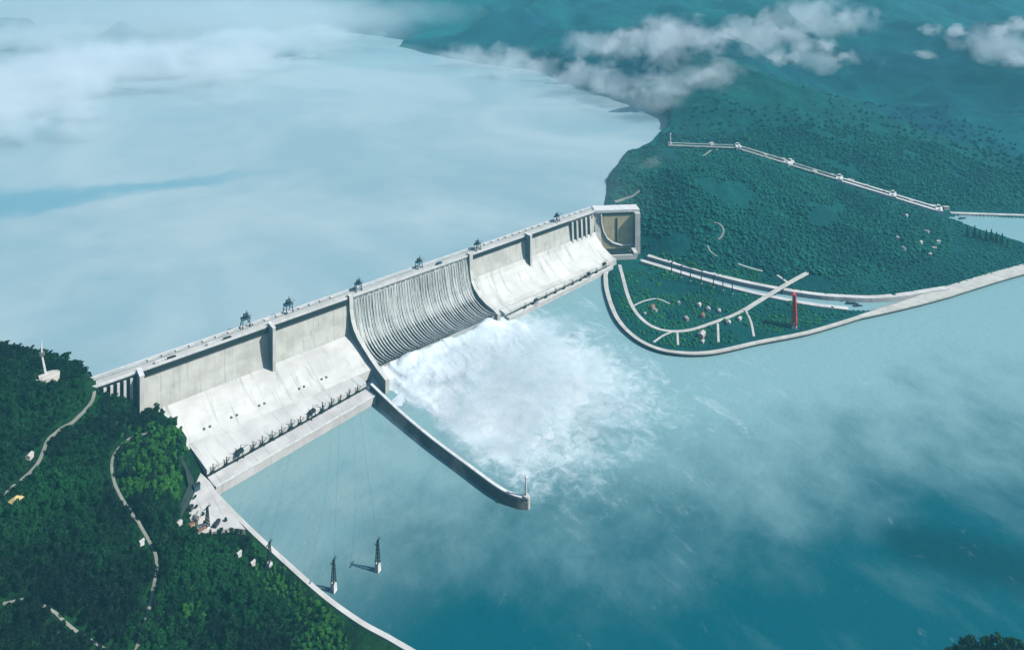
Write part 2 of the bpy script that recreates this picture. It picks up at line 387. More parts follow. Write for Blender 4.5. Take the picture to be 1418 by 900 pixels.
def h_far(x, y):
    x = np.asarray(x, float); y = np.asarray(y, float)
    dep = (x - CX) * SY + (y - CY) * CYW
    z = far_rbf(x, y)
    rough = sstep(30, 120, z)
    z = z + (fbm(x, y, 260, 5) * 24 + (ridged(x, y, 330, 3) - .2) * 16) * rough
    mt = sstep(3900, 5600, dep)
    z = z + ((ridged(x, y, 1700, 5) - 0.2) * 430 + fbm(x, y, 620, 4) * 60) * mt * sstep(60, 900, -sdist(x, y, res_poly))
    land = sdist(x, y, pen_land); rs = sdist(x, y, res_poly)
    zz = -22 + (np.maximum(z, 9.0) + 22) * sstep(-16, 4, land)
    dn = sstep(0, 60, -rs)
    up = np.maximum(zz, np.minimum(170 + np.maximum(-rs, 0) * 0.10, 176))          # banks of the reservoir stand above its level
    nearres = sstep(-130, -20, rs) * (dep > 2850)
    zz = np.where(nearres > 0, zz + (np.maximum(up, zz) - zz) * nearres, zz)
    zz = np.where(rs > -20, 120 + (np.maximum(zz, 170) - 120) * sstep(45, 0, rs), zz)
    ld = pline_dist(x, y, lock_line); lz = np.interp((x - lock_line[0].x) * LKD.x + (y - lock_line[0].y) * LKD.y, LKS, LKZ)
    zz = np.where(ld < 160, zz + (lz - 9 - zz) * sstep(160, 42, ld), zz)
    lu = (x - LIFT[0].x) * LIFT[1].x + (y - LIFT[0].y) * LIFT[1].y; lv = -(x - LIFT[0].x) * LIFT[1].y + (y - LIFT[0].y) * LIFT[1].x
    zz = np.where((lu > -70) & (lu < LIFT[2] + 4) & (lv > -190) & (lv < 30), np.minimum(zz, 5), zz)
    qd = pline_dist(x, y, QUAY); zz = np.where(qd < 90, zz + (np.minimum(zz, 6) - zz) * sstep(90, 25, qd), zz)
    c = np.maximum(in_canal(x, y), sdist(x, y, appr))
    zz = np.where(c > -6, zz + (-12 - zz) * sstep(-6, 0, c), zz)
    return zz

def heightfield(name, xs, ys, hf, mat, keep=None, drop=0.0):
    X, Y = np.meshgrid(xs, ys); Z = hf(X, Y) - drop
    n, m = X.shape; V = np.stack([X.ravel(), Y.ravel(), Z.ravel()], 1)
    idx = np.arange(n * m).reshape(n, m)
    q = np.stack([idx[:-1, :-1].ravel(), idx[:-1, 1:].ravel(), idx[1:, 1:].ravel(), idx[1:, :-1].ravel()], 1)
    if keep is not None:
        cx = V[q, 0].mean(1); cy = V[q, 1].mean(1); cz = V[q, 2].max(1); q = q[keep(cx, cy, cz)]
    used = np.unique(q); remap = np.full(n * m, -1); remap[used] = np.arange(len(used))
    return mesh_np(name, V[used], remap[q], mat, True)

def hit(px, py, hf, d0=600, d1=9000, step=6):
    """where a sight line first meets the ground"""
    dep = np.arange(d0, d1, step, dtype=float); r = (px - 709) * dep / FPX
    x = CX + dep * SY + r * CYW; y = CY + dep * CYW - r * SY; z = CZ - (py - HOR) * dep / FPX
    g = hf(x, y) - z; k = np.argmax(g > 0)
    if k == 0: k = len(dep) - 1
    f = g[k - 1] / (g[k - 1] - g[k]) if g[k] != g[k - 1] else 0
    return Vector((x[k - 1] + (x[k] - x[k - 1]) * f, y[k - 1] + (y[k] - y[k - 1]) * f, z[k - 1] + (z[k] - z[k - 1]) * f))

near_hill = heightfield('hillside', np.arange(-1000, 400, 7.0), np.arange(-1560, 760, 7.0), h_near, M['g_near'], lambda x, y, z: (z > -21) & (sdist(x, y, near_land) > -30))
tag(near_hill, kind='structure')
FX0, FX1, FY0, FY1 = 1200, 4200, -1500, 1200
far_near = heightfield('peninsula_ground', np.arange(FX0, FX1 + 1, 12.0), np.arange(FY0, FY1 + 1, 12.0), h_far, M['g_mid'], lambda x, y, z: ((z > -21)) & ((sdist(x, y, res_poly) < 90)) & (x > 1250) & ~((x < 1720) & (y > -70)))
tag(far_near, kind='structure')
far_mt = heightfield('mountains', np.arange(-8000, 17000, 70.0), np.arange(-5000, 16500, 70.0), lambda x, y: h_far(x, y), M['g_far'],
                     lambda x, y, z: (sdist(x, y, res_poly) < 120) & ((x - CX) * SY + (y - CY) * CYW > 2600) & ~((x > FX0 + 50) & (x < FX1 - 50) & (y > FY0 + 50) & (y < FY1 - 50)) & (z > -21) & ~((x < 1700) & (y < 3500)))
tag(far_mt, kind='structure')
# downstream land far to the right / bed is under the river sheet

# ------------------------------------------------------------------ water
def water_river():
    t = NT('river_water'); co = t.coord()
    sx = t.node('ShaderNodeSeparateXYZ'); t.link(co, sx.inputs[0]); x, y = sx.outputs[0], sx.outputs[1]
    nb = t.noise(co, 0.0022, 4, 0.5, 0.1); nm = t.noise(co, 0.008, 5, 0.6, 0.15); nf = t.noise(co, 0.03, 6, 0.7, 0.6)
    d = t.math('ADD', t.math('ADD', t.math('MULTIPLY', x, 0.503), t.math('MULTIPLY', y, 0.864)), 250.0)
    d = t.math('ADD', d, t.math('MULTIPLY', t.math('SUBTRACT', nb, 0.5), 560.0))
    d = t.math('ADD', d, t.math('MULTIPLY', t.math('SUBTRACT', nm, 0.5), 380.0))
    silt = t.ramp(d, -430, 190)
    basin = t.math('MULTIPLY', t.ramp(x, 330, 620, 1, 0), t.ramp(y, -900, -480))
    silt = t.math('MAXIMUM', silt, t.math('MULTIPLY', basin, t.ramp(nb, .35, .65, .45, .9)))
    a, b = at(1215, 742), at(1470, 800); dv = (b - a).to_2d(); L = dv.length; dv /= L
    mp = t.node('ShaderNodeMapping', vector_type='TEXTURE'); t.link(co, mp.inputs[0]); mp.inputs['Location'].default_value = (a.x, a.y, 0); mp.inputs['Rotation'].default_value = (0, 0, math.atan2(dv.y, dv.x))
    s2 = t.node('ShaderNodeSeparateXYZ'); t.link(mp.outputs[0], s2.inputs[0])
    cur = t.math('ADD', s2.outputs[1], t.math('MULTIPLY', t.math('SUBTRACT', nm, 0.5), 90.0))
    swirl = t.math('MULTIPLY', t.ramp(t.math('ABSOLUTE', cur), 10, 105, 0.95, 0), t.ramp(s2.outputs[0], -30, 60))
    col = t.mix(silt, (0.0, 0.098, 0.130), (0.245, 0.43, 0.45))
    col = t.mix(t.ramp(t.noise(t.mapping(co, (1, .5, 1), rot=(0, 0, -.6)), 0.0045, 6, 0.65, 0.2), .5, .75, 0, .20), col, (0.20, 0.37, 0.39))
    col = t.mix(t.math('MULTIPLY', basin, t.ramp(nm, .35, .7, .15, .6)), col, (0.27, 0.39, 0.385))
    col = t.mix(swirl, col, (0.0, 0.062, 0.082))
    # foam of the spillway: a tongue below the flip lip
    yy = t.ramp(t.math('ADD', y, t.math('MULTIPLY', t.math('SUBTRACT', nm, 0.5), 300.0)), -1000, -380)
    xa = t.ramp(t.math('ADD', x, t.math('MULTIPLY', t.math('SUBTRACT', nm, 0.5), 120.0)), 560, 680)
    xb = t.ramp(t.math('ADD', t.math('ADD', x, t.math('MULTIPLY', y, 0.10)), t.math('MULTIPLY', t.math('SUBTRACT', nm, 0.5), 260.0)), 940, 1330, 1, 0)
    reg = t.math('MULTIPLY', t.math('MULTIPLY', yy, xa), xb)
    fo = t.ramp(t.math('ADD', reg, t.math('MULTIPLY', t.math('SUBTRACT', nf, 0.5), 1.1)), 0.10, 0.75)
    # scattered streaks of foam carried downstream
    reg2 = t.math('MULTIPLY', t.ramp(y, -1250, -750), t.math('MULTIPLY', t.ramp(x, 560, 800), t.ramp(x, 1200, 1700, 1, 0)))
    st = t.noise(t.mapping(co, (1, 0.45, 1), rot=(0, 0, 0.5)), 0.014, 7, 0.75, 0.5)
    fo2 = t.math('MULTIPLY', t.math('MULTIPLY', reg2, t.ramp(st, 0.54, 0.74)), 0.65)
    foam = t.math('MAXIMUM', fo, fo2)
    col = t.mix(foam, col, (0.68, 0.80, 0.83))
    t.bump(t.math('ADD', t.noise(co, 0.045, 6, 0.7), t.math('MULTIPLY', nm, 0.8)), 0.35, 6.0)
    t.base(col, t.math('ADD', t.math('MULTIPLY', foam, 0.5), 0.3), 0.14)
    return t.m
def water_res():
    t = NT('reservoir_water'); co = t.coord()
    nb = t.noise(t.mapping(co, (1, 0.6, 1), rot=(0, 0, 0.4)), 0.0011, 5, 0.55, 0.8); nm = t.noise(co, 0.006, 5, 0.6)
    f = t.math('ADD', t.math('MULTIPLY', nb, 0.8), t.math('MULTIPLY', nm, 0.2))
    col = t.mix(t.ramp(f, 0.36, 0.64), (0.27, 0.43, 0.47), (0.42, 0.54, 0.56))
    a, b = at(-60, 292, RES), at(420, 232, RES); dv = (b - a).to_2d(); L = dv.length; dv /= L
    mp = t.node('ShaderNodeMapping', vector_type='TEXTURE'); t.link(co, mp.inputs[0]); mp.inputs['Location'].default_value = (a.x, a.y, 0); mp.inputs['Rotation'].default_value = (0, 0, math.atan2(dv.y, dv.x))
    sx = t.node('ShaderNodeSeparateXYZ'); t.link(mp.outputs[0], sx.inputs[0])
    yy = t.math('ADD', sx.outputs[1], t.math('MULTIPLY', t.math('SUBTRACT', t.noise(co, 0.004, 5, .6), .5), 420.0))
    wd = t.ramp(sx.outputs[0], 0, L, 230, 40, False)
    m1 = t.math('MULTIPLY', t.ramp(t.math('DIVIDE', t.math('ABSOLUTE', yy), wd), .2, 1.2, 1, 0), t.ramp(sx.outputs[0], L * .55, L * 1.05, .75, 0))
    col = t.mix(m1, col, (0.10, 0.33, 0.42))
    t.bump(t.noise(co, 0.03, 5, 0.6), 0.12, 4.0)
    t.base(col, 0.35, 0.3)
    return t.m
river = MB()
river.add([(-16000 + 10, -5990, 0), (25990, -5990, 0), (25990, -200, 0), (-15990, -200, 0)], [(0, 1, 2, 3)])
river.add([(95, -200, 0), (25990, -200, 0), (25990, 30, 0), (95, 30, 0)], [(0, 1, 2, 3)])
river = river.build('river', water_river()); tag(river, kind='structure')
from mathutils.geometry import tessellate_polygon
tri = tessellate_polygon([[Vector((p[0], p[1], 0)) for p in res_poly]])
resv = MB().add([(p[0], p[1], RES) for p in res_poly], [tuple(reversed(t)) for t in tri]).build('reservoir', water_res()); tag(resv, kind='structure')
for poly in resv.data.polygons:
    if poly.normal.z < 0: poly.flip()

# ------------------------------------------------------------------ the dam
DAM = empty('dam', (AX0.x, AX0.y, 0), AXA)      # local: x along the axis, y upstream (so downstream offset t = -y)
tag(DAM, 'long white concrete gravity dam with an open spillway between two power sections', 'dam')
SA, SB, SC, SD = 0.0, 584.0, 1046.0, 1706.0

def sec(mb, s0, s1, prof):
    """solid section from a (t, z) outline"""
    mb.prism_x(s0, s1, [(-t, z) for t, z in prof])
NEARP = [(-38, -5), (-38, 174), (2, 174), (8, 112), (15, 70), (15, -5)]
FARP = [(-38, -5), (-38, 174), (2, 174), (8, 118), (14, 86), (14, -5)]
m_ = MB(); sec(m_, SA, SB, NEARP); m_.build('near_wall', M['wall'], DAM)
m_ = MB(); sec(m_, SA, SB - 6, [(15.2, 10), (15.2, 72), (40, 66), (130, 42), (165, 36), (165, 10)]); m_.build('near_slope', M['slope'], DAM)
m_ = MB(); sec(m_, SC, SD - 160, FARP); m_.build('far_wall', M['wall'], DAM)
m_ = MB(); sec(m_, SC + 14, SD - 20, [(14.2, 5), (14.2, 100), (22, 84), (60, 52), (110, 30), (130, 27), (130, 5)]); m_.build('far_slope', M['slope'], DAM)
m_ = MB(); sec(m_, SD - 160, SD, [(-38, -5), (-38, 174), (0, 174), (4, 90), (14, 60), (14, -5)]); m_.build('lift_side_wall', M['wall'], DAM)
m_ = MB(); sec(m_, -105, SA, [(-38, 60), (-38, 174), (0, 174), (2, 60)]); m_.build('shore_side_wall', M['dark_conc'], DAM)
# crest slab with overhang, parapets, dark band standing in for the shaded gap below the crest
m_ = MB()
for a, b in ((-112, SB), (SB, SC), (SC, SD + 6)):
    m_.box(a, b - 0.6, -3, 42, 174.3, CREST - 2)
m_.build('crest_slab', M['road_deck'], DAM)
for a, b in ((-112, SB - 10), (SB + 10, SC - 10), (SC + 10, SD + 6)):
    MB().box(a, b, -5.5, -3.1, CREST - 4.5, CREST + 2.2).build('downstream_parapet', M['white'], DAM)
MB().box(-112, SD + 6, 38.5, 41, CREST - 1.9, CREST + 1.6).build('upstream_parapet', M['white'], DAM)
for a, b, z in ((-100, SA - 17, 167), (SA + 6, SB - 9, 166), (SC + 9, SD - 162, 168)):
    MB().box(a, b, -9.5, -2.2, z, CREST - 4.6).build('crest_shade_band', M['steel_dark'], DAM)
for y in (2, 24): MB().box(-100, SD, y, y + .8, CREST - 1.98, CREST - 1.6).build('crane_rail', M['steel_dark'], DAM)
m_ = MB(); m_.box(-100, SD, 8, 20, CREST - 1.996, CREST - 1.9); m_.build('roadway', M['road'], DAM)
# intake gate slots along the upstream edge
for s_ in [24 + k * 34 for k in range(16)] + [SC + 24 + k * 34 for k in range(18)]:
    MB().box(s_, s_ + 14, 26.5, 36, CREST - 1.99, CREST + 1.2).build('gate_cover', M['concrete'], DAM)
# piers
def pier(s0, s1, tout, z0, z1, name='pier', extra=0):
    o = MB().box(s0, s1, -tout, 0, z0, z1).build(name, M['concrete'], DAM)
    MB().box(s0 - .6, s1 + .6, -tout - .8, 1, z1 + .01, z1 + 2.6).build('cap', M['white'], o); return o
pier(-7, 3, 42, 20, CREST + 3)
pier(329, 337, 40, 40, CREST + 5)
pier(1308, 1317, 34, 40, CREST + 5)
# buttress fins at both ends
for k in range(6):
    s_ = -96 + k * 14.5; m_ = MB(); m_.box(s_, s_ + 6, -15, -2.2, 60, 174); m_.build('buttress', M['concrete'], DAM)
for k in range(5):
    s_ = SD - 158 + k * 26; m_ = MB(); m_.prism_x(s_, s_ + 10, [(-0.5, 174), (-14, 174), (-20, 70), (-0.5, 70)]); m_.build('buttress', M['concrete'], DAM)
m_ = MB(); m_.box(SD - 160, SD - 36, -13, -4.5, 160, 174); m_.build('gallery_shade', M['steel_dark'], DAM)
# outlets: pairs of dark openings low on the near slope
for px, py in ((295, 608), (333, 591), (372, 574), (425, 546), (455, 531)):
    p = at(px, py, 44); c, si = math.cos(AXA), math.sin(AXA); dx, dy = p.x - AX0.x, p.y - AX0.y
    s_ = dx * c + dy * si; t_ = -(-dx * si + dy * c); t_ = min(max(t_, 118), 126); zz = 66 + (t_ - 40) * (42 - 66) / 90
    for d in (-9, 5): MB().box(s_ + d, s_ + d + 5, -t_ - 3, -t_ + 4, zz - 5, zz + 1.6).build('outlet_hood', M['dark_conc'], DAM)

# spillway: water-worn face with ribs and flip bucket
SPROF = [(0, 176), (3, 168), (6, 150), (10, 125), (17, 100), (28, 76), (42, 59), (60, 47), (82, 39), (106, 35), (130, 34), (152, 37), (168, 42)]
def spill_pt(u):
    """u 0..1 along the profile"""
    L = [0]
    for i in range(1, len(SPROF)): L.append(L[-1] + math.hypot(SPROF[i][0] - SPROF[i - 1][0], SPROF[i][1] - SPROF[i - 1][1]))
    x = u * L[-1]
    for i in range(1, len(SPROF)):
        if x <= L[i] + 1e-6:
            f = (x - L[i - 1]) / (L[i] - L[i - 1]); return (SPROF[i - 1][0] + f * (SPROF[i][0] - SPROF[i - 1][0]), SPROF[i - 1][1] + f * (SPROF[i][1] - SPROF[i - 1][1]))
    return SPROF[-1]
ns, nu = 230, 60
rows = []
for j in range(nu + 1):
    u = j / nu; t_, z_ = spill_pt(u); r = []
    for i in range(ns + 1):
        s_ = SB + 8 + (SC - SB - 16) * i / ns
        bay = (i / ns * 45) % 1.0
        wob = mnoise.noise(Vector((s_ * 0.06, u * 2.2, 3.0))) * 2.0 + mnoise.noise(Vector((s_ * 0.17, u * 3.5, 9.0))) * 1.6
        a = (wob + 0.9 * math.sin(bay * math.pi)) * sstep(0.04, 0.2, u)
        r.append((s_, -t_ - a * 0.9, z_ + a * 0.5))
    rows.append(r)
def spill_mat():
    t = NT('spillway_water_sheet'); co = t.coord()
    # streaks run down the fall: stretch the noise along y and z
    a = t.noise(t.mapping(co, (1, 0.035, 0.035)), 0.34, 6, 0.75, 0.4); b = t.noise(t.mapping(co, (1, 0.06, 0.06)), 0.05, 4, 0.6)
    c = t.noise(co, 0.06, 5, 0.7, 1.0)
    f = t.math('ADD', t.math('MULTIPLY', a, 0.62), t.math('MULTIPLY', b, 0.38))
    col = t.mix(t.ramp(f, 0.40, 0.60), (0.13, 0.18, 0.17), (0.62, 0.67, 0.65))
    col = t.mix(t.ramp(c, 0.5, 0.72, 0, 0.5), col, (0.76, 0.78, 0.77))
    t.bump(f, 0.6, 4.0)
    return t.base(col, 0.5, 0.35)
M['spill'] = spill_mat()
m_ = MB(); m_.strip(rows); sp = m_.build('spillway_face', M['spill'], DAM, True)
m_ = MB(); sec(m_, SB + 6, SC - 6, [(-38, -5), (-38, 172), (-4, 172), (0, 120), (8, 88), (20, 62), (56, 42), (90, 30), (130, 27), (160, 33), (160, -5)]); m_.build('spillway_body', M['concrete'], DAM)
# rib walls between the bays: taller in the lower half, like the teeth of a comb
for k in range(44):
    s_ = SB + 8 + (SC - SB - 16) * (k + 1) / 45.0
    m_ = MB(); top = []; bot = []
    for j in range(21):
        u = 0.04 + 0.96 * j / 20; t_, z_ = spill_pt(u)
        hgt = 1.6 + 1.4 * ((k * 23) % 7) / 7 + (2.0 + 2.6 * ((k * 37) % 11) / 11) * float(sstep(0.50, 0.62, np.array(u)))
        top.append((-t_ - 0.9 * hgt if u < .5 else -t_ - 0.4 * hgt, z_ + hgt * (0.4 if u < .5 else 1.0))); bot.append((-t_ + 2, z_ - 3))
    m_.prism_x(s_ - 1.2, s_ + 1.2, top + bot[::-1]); m_.build('spillway_rib', M['concrete'], DAM)
# openings (surface gates) along the crest of the spillway
for k in range(23):
    s_ = SB + 8 + (SC - SB - 16) * (k + 0.5) / 23.0
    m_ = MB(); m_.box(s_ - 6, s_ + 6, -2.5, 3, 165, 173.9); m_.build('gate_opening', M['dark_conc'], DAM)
# training walls
TW = [(-6, 172), (-6, CREST + 5), (12, CREST + 5), (15, 146), (24, 118), (40, 98), (66, 82), (105, 68), (150, 55), (190, 46), (240, 38), (240, -5), (-6, -5)]
m_ = MB(); sec(m_, SB - 6, SB + 6, TW); m_.build('training_wall', M['concrete'], DAM)
TW2 = [(-6, 172), (-6, CREST + 5), (12, CREST + 5), (14, 130), (22, 96), (40, 76), (70, 60), (110, 50), (150, 46), (172, 40), (172, -5), (-6, -5)]
m_ = MB(); sec(m_, SC - 6, SC + 8, TW2); m_.build('training_wall', M['concrete'], DAM)

# ------------------------------------------------------------------ powerhouses
def powerhouse(name, A, B, inner, quay, zq, zr, label, rail=True):
    A, B = Vector(A), Vector(B); L = (B - A).length; ang = math.atan2(B.y - A.y, B.x - A.x)
    o = empty(name, (A.x, A.y, 0), ang); tag(o, label, 'power station')     # local: x along the water edge, y towards the dam
    MB().box(0, L, 0, quay, -4, zq).build('quay_deck', M['deck'], o)
    MB().box(0.5, L - .5, -1.4, 2, zq - 2, zq + 1.6).build('quay_parapet', M['white'], o)
    MB().prism_x(2, L - 2, [(quay + 9, zr), (quay + 9, 2), (inner, 2), (inner, zr + 6)]).build('roof', M['slope'], o)
    MB().box(1, L - 1, quay + .01, quay + 8.9, 0, zq - .6).build('tailrace_slot', M['steel_dark'], o)
    return o, L, ang
ph1, L1, a1 = powerhouse('powerhouse', (88, -292, 0), (536, -250, 0), 170, 44, 22, 33, 'near power station with wide white roof and quay over the still basin')
ph2, L2, a2 = powerhouse('powerhouse', (1078, -188, 0), (1640, -176, 0), 82, 14, 16, 22, 'far power station with narrow white quay beyond the foaming spillway')

# ------------------------------------------------------------------ guide wall between the basin and the spillway
def ribbon(pts, width, top=True):
    """left/right offsets of a polyline"""
    L, R = [], []
    for i, p in enumerate(pts):
        a = pts[max(i - 1, 0)]; b = pts[min(i + 1, len(pts) - 1)]; d = Vector((b.x - a.x, b.y - a.y)).normalized(); n = Vector((-d.y, d.x))
        wd = width[i] if isinstance(width, (list, tuple)) else width
        L.append(Vector((p.x + n.x * wd / 2, p.y + n.y * wd / 2, p.z))); R.append(Vector((p.x - n.x * wd / 2, p.y - n.y * wd / 2, p.z)))
    return L, R
def smooth_line(pts, n=10):
    out = []
    P = [pts[0]] + list(pts) + [pts[-1]]
    for i in range(1, len(P) - 2):
        p0, p1, p2, p3 = P[i - 1], P[i], P[i + 1], P[i + 2]
        for k in range(n):
            t = k / n
            out.append(0.5 * ((2 * p1) + (-p0 + p2) * t + (2 * p0 - 5 * p1 + 4 * p2 - p3) * t * t + (-p0 + 3 * p1 - 3 * p2 + p3) * t ** 3))
    out.append(Vector(P[-2])); return out
def wall_along(mb, pts, width, z0, batter=0.0):
    L, R = ribbon(pts, width); L0, R0 = ribbon(pts, [width + 2 * batter] * len(pts))
    rows = [[Vector((a.x, a.y, z0)), b, c, Vector((d.x, d.y, z0))] for a, b, c, d in zip(L0, L, R, R0)]
    mb.strip([[p for p in r] for r in rows])
    for r in (rows[0], rows[-1]): mb.add(r, [(0, 1, 2, 3)])
    return mb
gw = [at(px, py, z) for px, py, z in ((514, 531, 38), (535, 551, 33), (560, 574, 29), (600, 607, 27), (650, 644, 26), (690, 673, 26), (715, 685, 26), (731, 687, 26))]
gw = smooth_line(gw, 8)
GW = empty('guide_wall', (gw[0].x, gw[0].y, 0)); tag(GW, 'long narrow concrete guide wall curving out from the dam into the river', 'wall')
off = Vector((gw[0].x, gw[0].y, 0)); gwl = [p - off for p in gw]
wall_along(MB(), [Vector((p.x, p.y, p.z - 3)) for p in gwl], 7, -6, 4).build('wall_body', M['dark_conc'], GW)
wall_along(MB(), gwl, 11, 19.0 if False else 0, 0).build if False else None
cap = MB(); Lc, Rc = ribbon(gwl, 7.5)
cap.strip([[Vector((a.x, a.y, a.z - 4)), a, b, Vector((b.x, b.y, b.z - 4))] for a, b in zip(Lc, Rc)]); cap.add([Lc[-1], Rc[-1], Rc[-1] - Vector((0, 0, 4)), Lc[-1] - Vector((0, 0, 4))], [(0, 1, 2, 3)])
cap.build('coping', M['white'], GW)
e = gwl[-1]; MB().prism_z([(e.x + 5 * math.cos(a), e.y + 5 * math.sin(a)) for a in [k * math.pi / 6 for k in range(12)]], -6, 25).build('end_drum', M['concrete'], GW)
# beacon on its end
def mast(name, loc, h, r, mat, label, cat, lamp=True):
    o = empty(name, loc); tag(o, label, cat)
    MB().prism_z([(r * 2.6 * math.cos(a), r * 2.6 * math.sin(a)) for a in [k * math.pi / 4 for k in range(8)]], 0, h * .07).build('base', M['concrete'], o)
    MB().bar((0, 0, h * .07), (0, 0, h * .9), r, r * .6, 8).build('shaft', mat, o)
    MB().bar((0, 0, h * .9), (0, 0, h * .93), r * 1.6, r * 1.6, 8).bar((0, 0, h * .93), (0, 0, h), r * .8, r * .3, 8).build('lantern', mat, o)
    return o
p = gw[-3]; mast('beacon', (p.x, p.y, 26), 48, 2.6, M['white'], 'slim white beacon standing at the river end of the long guide wall', 'beacon')

# ------------------------------------------------------------------ cranes on the crest
def crest_crane():
    o = empty('gantry_crane')
    m = MB()
    for x in (-11, 11):
        l = MB().bar((x, -10, 0), (x * .8, -7, 22), 1.5, 1.2).bar((x, 10, 0), (x * .8, 7, 22), 1.5, 1.2).bar((x, -10, 1.2), (x, 10, 1.2), 1.3).bar((x * .9, -8.5, 11), (x * .9, 8.5, 11), .8)
        l.build('leg_frame', M['steel_blue'], o)
    MB().box(-12, 12, -9, 9, 22, 26).build('platform', M['steel_blue'], o)
    MB().box(-6, 6, -6, 6, 26, 34, 1, 1).prism_x(-6.4, 6.4, [(-6.6, 34), (6.6, 34), (0, 39)]).build('machine_house', M['steel_dark'], o)
    MB().bar((2, 0, 38), (2, 0, 47), 1.0, .5).build('mast', M['steel_dark'], o)
    MB().bar((0, -6, 30), (9, -24, 40), 1.0, .5).bar((2, 0, 46), (9, -24, 40), .3).build('jib', M['steel_blue'], o)
    return o
cc = None
crane_px = [(340, 452, 'nearest the wooded hill'), (399, 432, 'just past the tall pier'), (496, 402, 'at the near corner of the spillway'), (580, 371, 'over the middle of the spillway'),
            (661, 346, 'just beyond the far end of the spillway'), (771, 307, 'near the far end of the dam')]
for i, (px, py, where) in enumerate(crane_px):
    p = at(px, py, CREST - 2)
    o = cc = crest_crane() if i == 0 else copy_tree(cc)
    o.location = p; o.rotation_euler = (0, 0, AXA + (0.0, .15, -.1, .1, 0, .2)[i])
    o.scale = (1, 1, 1) if i < 2 else (0.9, 0.9, 0.9)
    tag(o, 'blue grey gantry crane on the dam crest ' + where, 'crane', 'gantry cranes along the dam crest')
# lorries on the crest road
def lorry(mat):
    o = empty('lorry')
    MB().box(-8, 3.4, -2, 2, 1.4, 5.2).build('cargo_box', mat, o)
    MB().prism_x(-1, 1, [(0, 0)] * 0 + [(-2, 1.2), (2, 1.2), (2, 4.2), (-2, 4.2)]).build('bumper_block', M['steel_dark'], o) if False else None
    cab = MB(); cab.add([(4, -2, 1.2), (8, -2, 1.2), (8, 2, 1.2), (4, 2, 1.2), (4, -2, 4.6), (6.9, -2, 4.6), (6.9, 2, 4.6), (4, 2, 4.6)],
                        [(0, 3, 2, 1), (4, 5, 6, 7), (0, 1, 5, 4), (1, 2, 6, 5), (2, 3, 7, 6), (3, 0, 4, 7)]); cab.build('cab', mat, o)
    for x in (-5.5, -2.5, 6):
        for y in (-2, 2): MB().bar((x, y - .35, 1), (x, y + .35, 1), 1.0, 1.0, 10).build('wheel', M['rubber'], o)
    return o
lor_px = [(221, 502, M['white'], 'white lorry parked on the dam crest nearest the wooded hill'), (238, 497, M['steel_dark'], 'dark lorry on the dam crest just past the white lorry'), (293, 477, M['white'], 'white lorry on the dam crest behind the leading dark lorry'),
          (315, 470, M['steel_dark'], 'dark lorry on the dam crest short of the first crane'), (608, 366, M['steel_blue'], 'blue grey lorry on the crest above the far half of the spillway')]
for px, py, mt, lb in lor_px:
    p = at(px, py, CREST - 1.9); o = lorry(mt); o.location = p; o.rotation_euler = (0, 0, AXA); o.scale = (1.4, 1.4, 1.4); tag(o, lb, 'lorry', 'lorries on the dam crest')

# ------------------------------------------------------------------ hoists and cranes on the near quay deck
def hoist():
    o = empty('deck_hoist')
    MB().box(-6, 6, -4, 4, 0, 4.5, .6, .6).build('pedestal', M['steel_dark'], o)
    MB().bar((0, 0, 4), (0, 0, 23), 1.7, .8).build('mast', M['steel_dark'], o)
    MB().bar((0, 0, 7), (9, 0, 16), .9, .5).bar((0, 0, 21), (9, 0, 16), .35).build('jib', M['steel_dark'], o)
    return o
def on_ph1(u, v, z): c, s_ = math.cos(a1), math.sin(a1); return Vector((88 + u * c - v * s_, -292 + u * s_ + v * c, z))
h0 = None; k = 0
us = [14, 46, 112, 136, 162, 188, 214, 240, 305, 332, 360, 388, 416]
for u in us:
    h0_ = hoist() if h0 is None else copy_tree(h0); h0 = h0 or h0_
    h0_.location = on_ph1(u, 48, 20); h0_.rotation_euler = (0, 0, a1 + random.uniform(-.5, .5)); sc = random.uniform(1.0, 1.3); h0_.scale = (sc, sc, sc)
    tag(h0_, ORD[k] + ' dark jib hoist counted from the wooded hill along the near quay slot', 'hoist', 'dark hoists along the near quay'); k += 1
def quay_crane():
    o = empty('quay_crane')
    for x in (-8, 8): MB().bar((x, -7, 0), (x * .7, -4, 15), 1.3, 1).bar((x, 7, 0), (x * .7, 4, 15), 1.3, 1).bar((x, -7, 1), (x, 7, 1), 1).build('leg_frame', M['steel_dark'], o)
    MB().box(-9, 9, -6, 6, 15, 21, .5, .5).build('machine_house', M['steel_dark'], o)
    MB().bar((3, 0, 21), (3, 0, 33), 1, .5).bar((3, 0, 22), (18, -6, 27), .9, .4).bar((3, 0, 32), (18, -6, 27), .3).build('jib', M['steel_dark'], o)
    MB().bar((-4, 0, 21), (-10, 4, 29), .9, .5).build('counter_arm', M['steel_dark'], o)
    return o
qc = quay_crane(); qc.location = on_ph1(78, 48, 21); qc.rotation_euler = (0, 0, a1)
tag(qc, 'large dark portal crane straddling the quay slot nearer the wooded hill', 'crane', 'portal cranes on the quays')
q2 = copy_tree(qc, on_ph1(274, 48, 21), a1 + .3); q2['label'] = 'large dark portal crane halfway along the near quay'
for px, py, lb in ((742, 421, 'dark portal crane on the far quay close to the spillway'), (815, 384, 'dark portal crane in the middle of the far quay'), (837, 370, 'dark portal crane at the far end of the far quay')):
    p = at(px, py, 16); q = copy_tree(qc, p, a2 + .2); q['label'] = lb; q.scale = (.9, .9, .8)
k = 0
for px in (727, 756, 769, 781, 793, 804, 826):
    f = (px - 715) / 122.0; p = at(px, 432 - f * 60, 18)
    q = copy_tree(h0, p, a2); q.scale = (.8,) * 3; tag(q, ORD[k] + ' small hoist counted from the spillway along the far quay', 'hoist', 'small hoists along the far quay'); k += 1

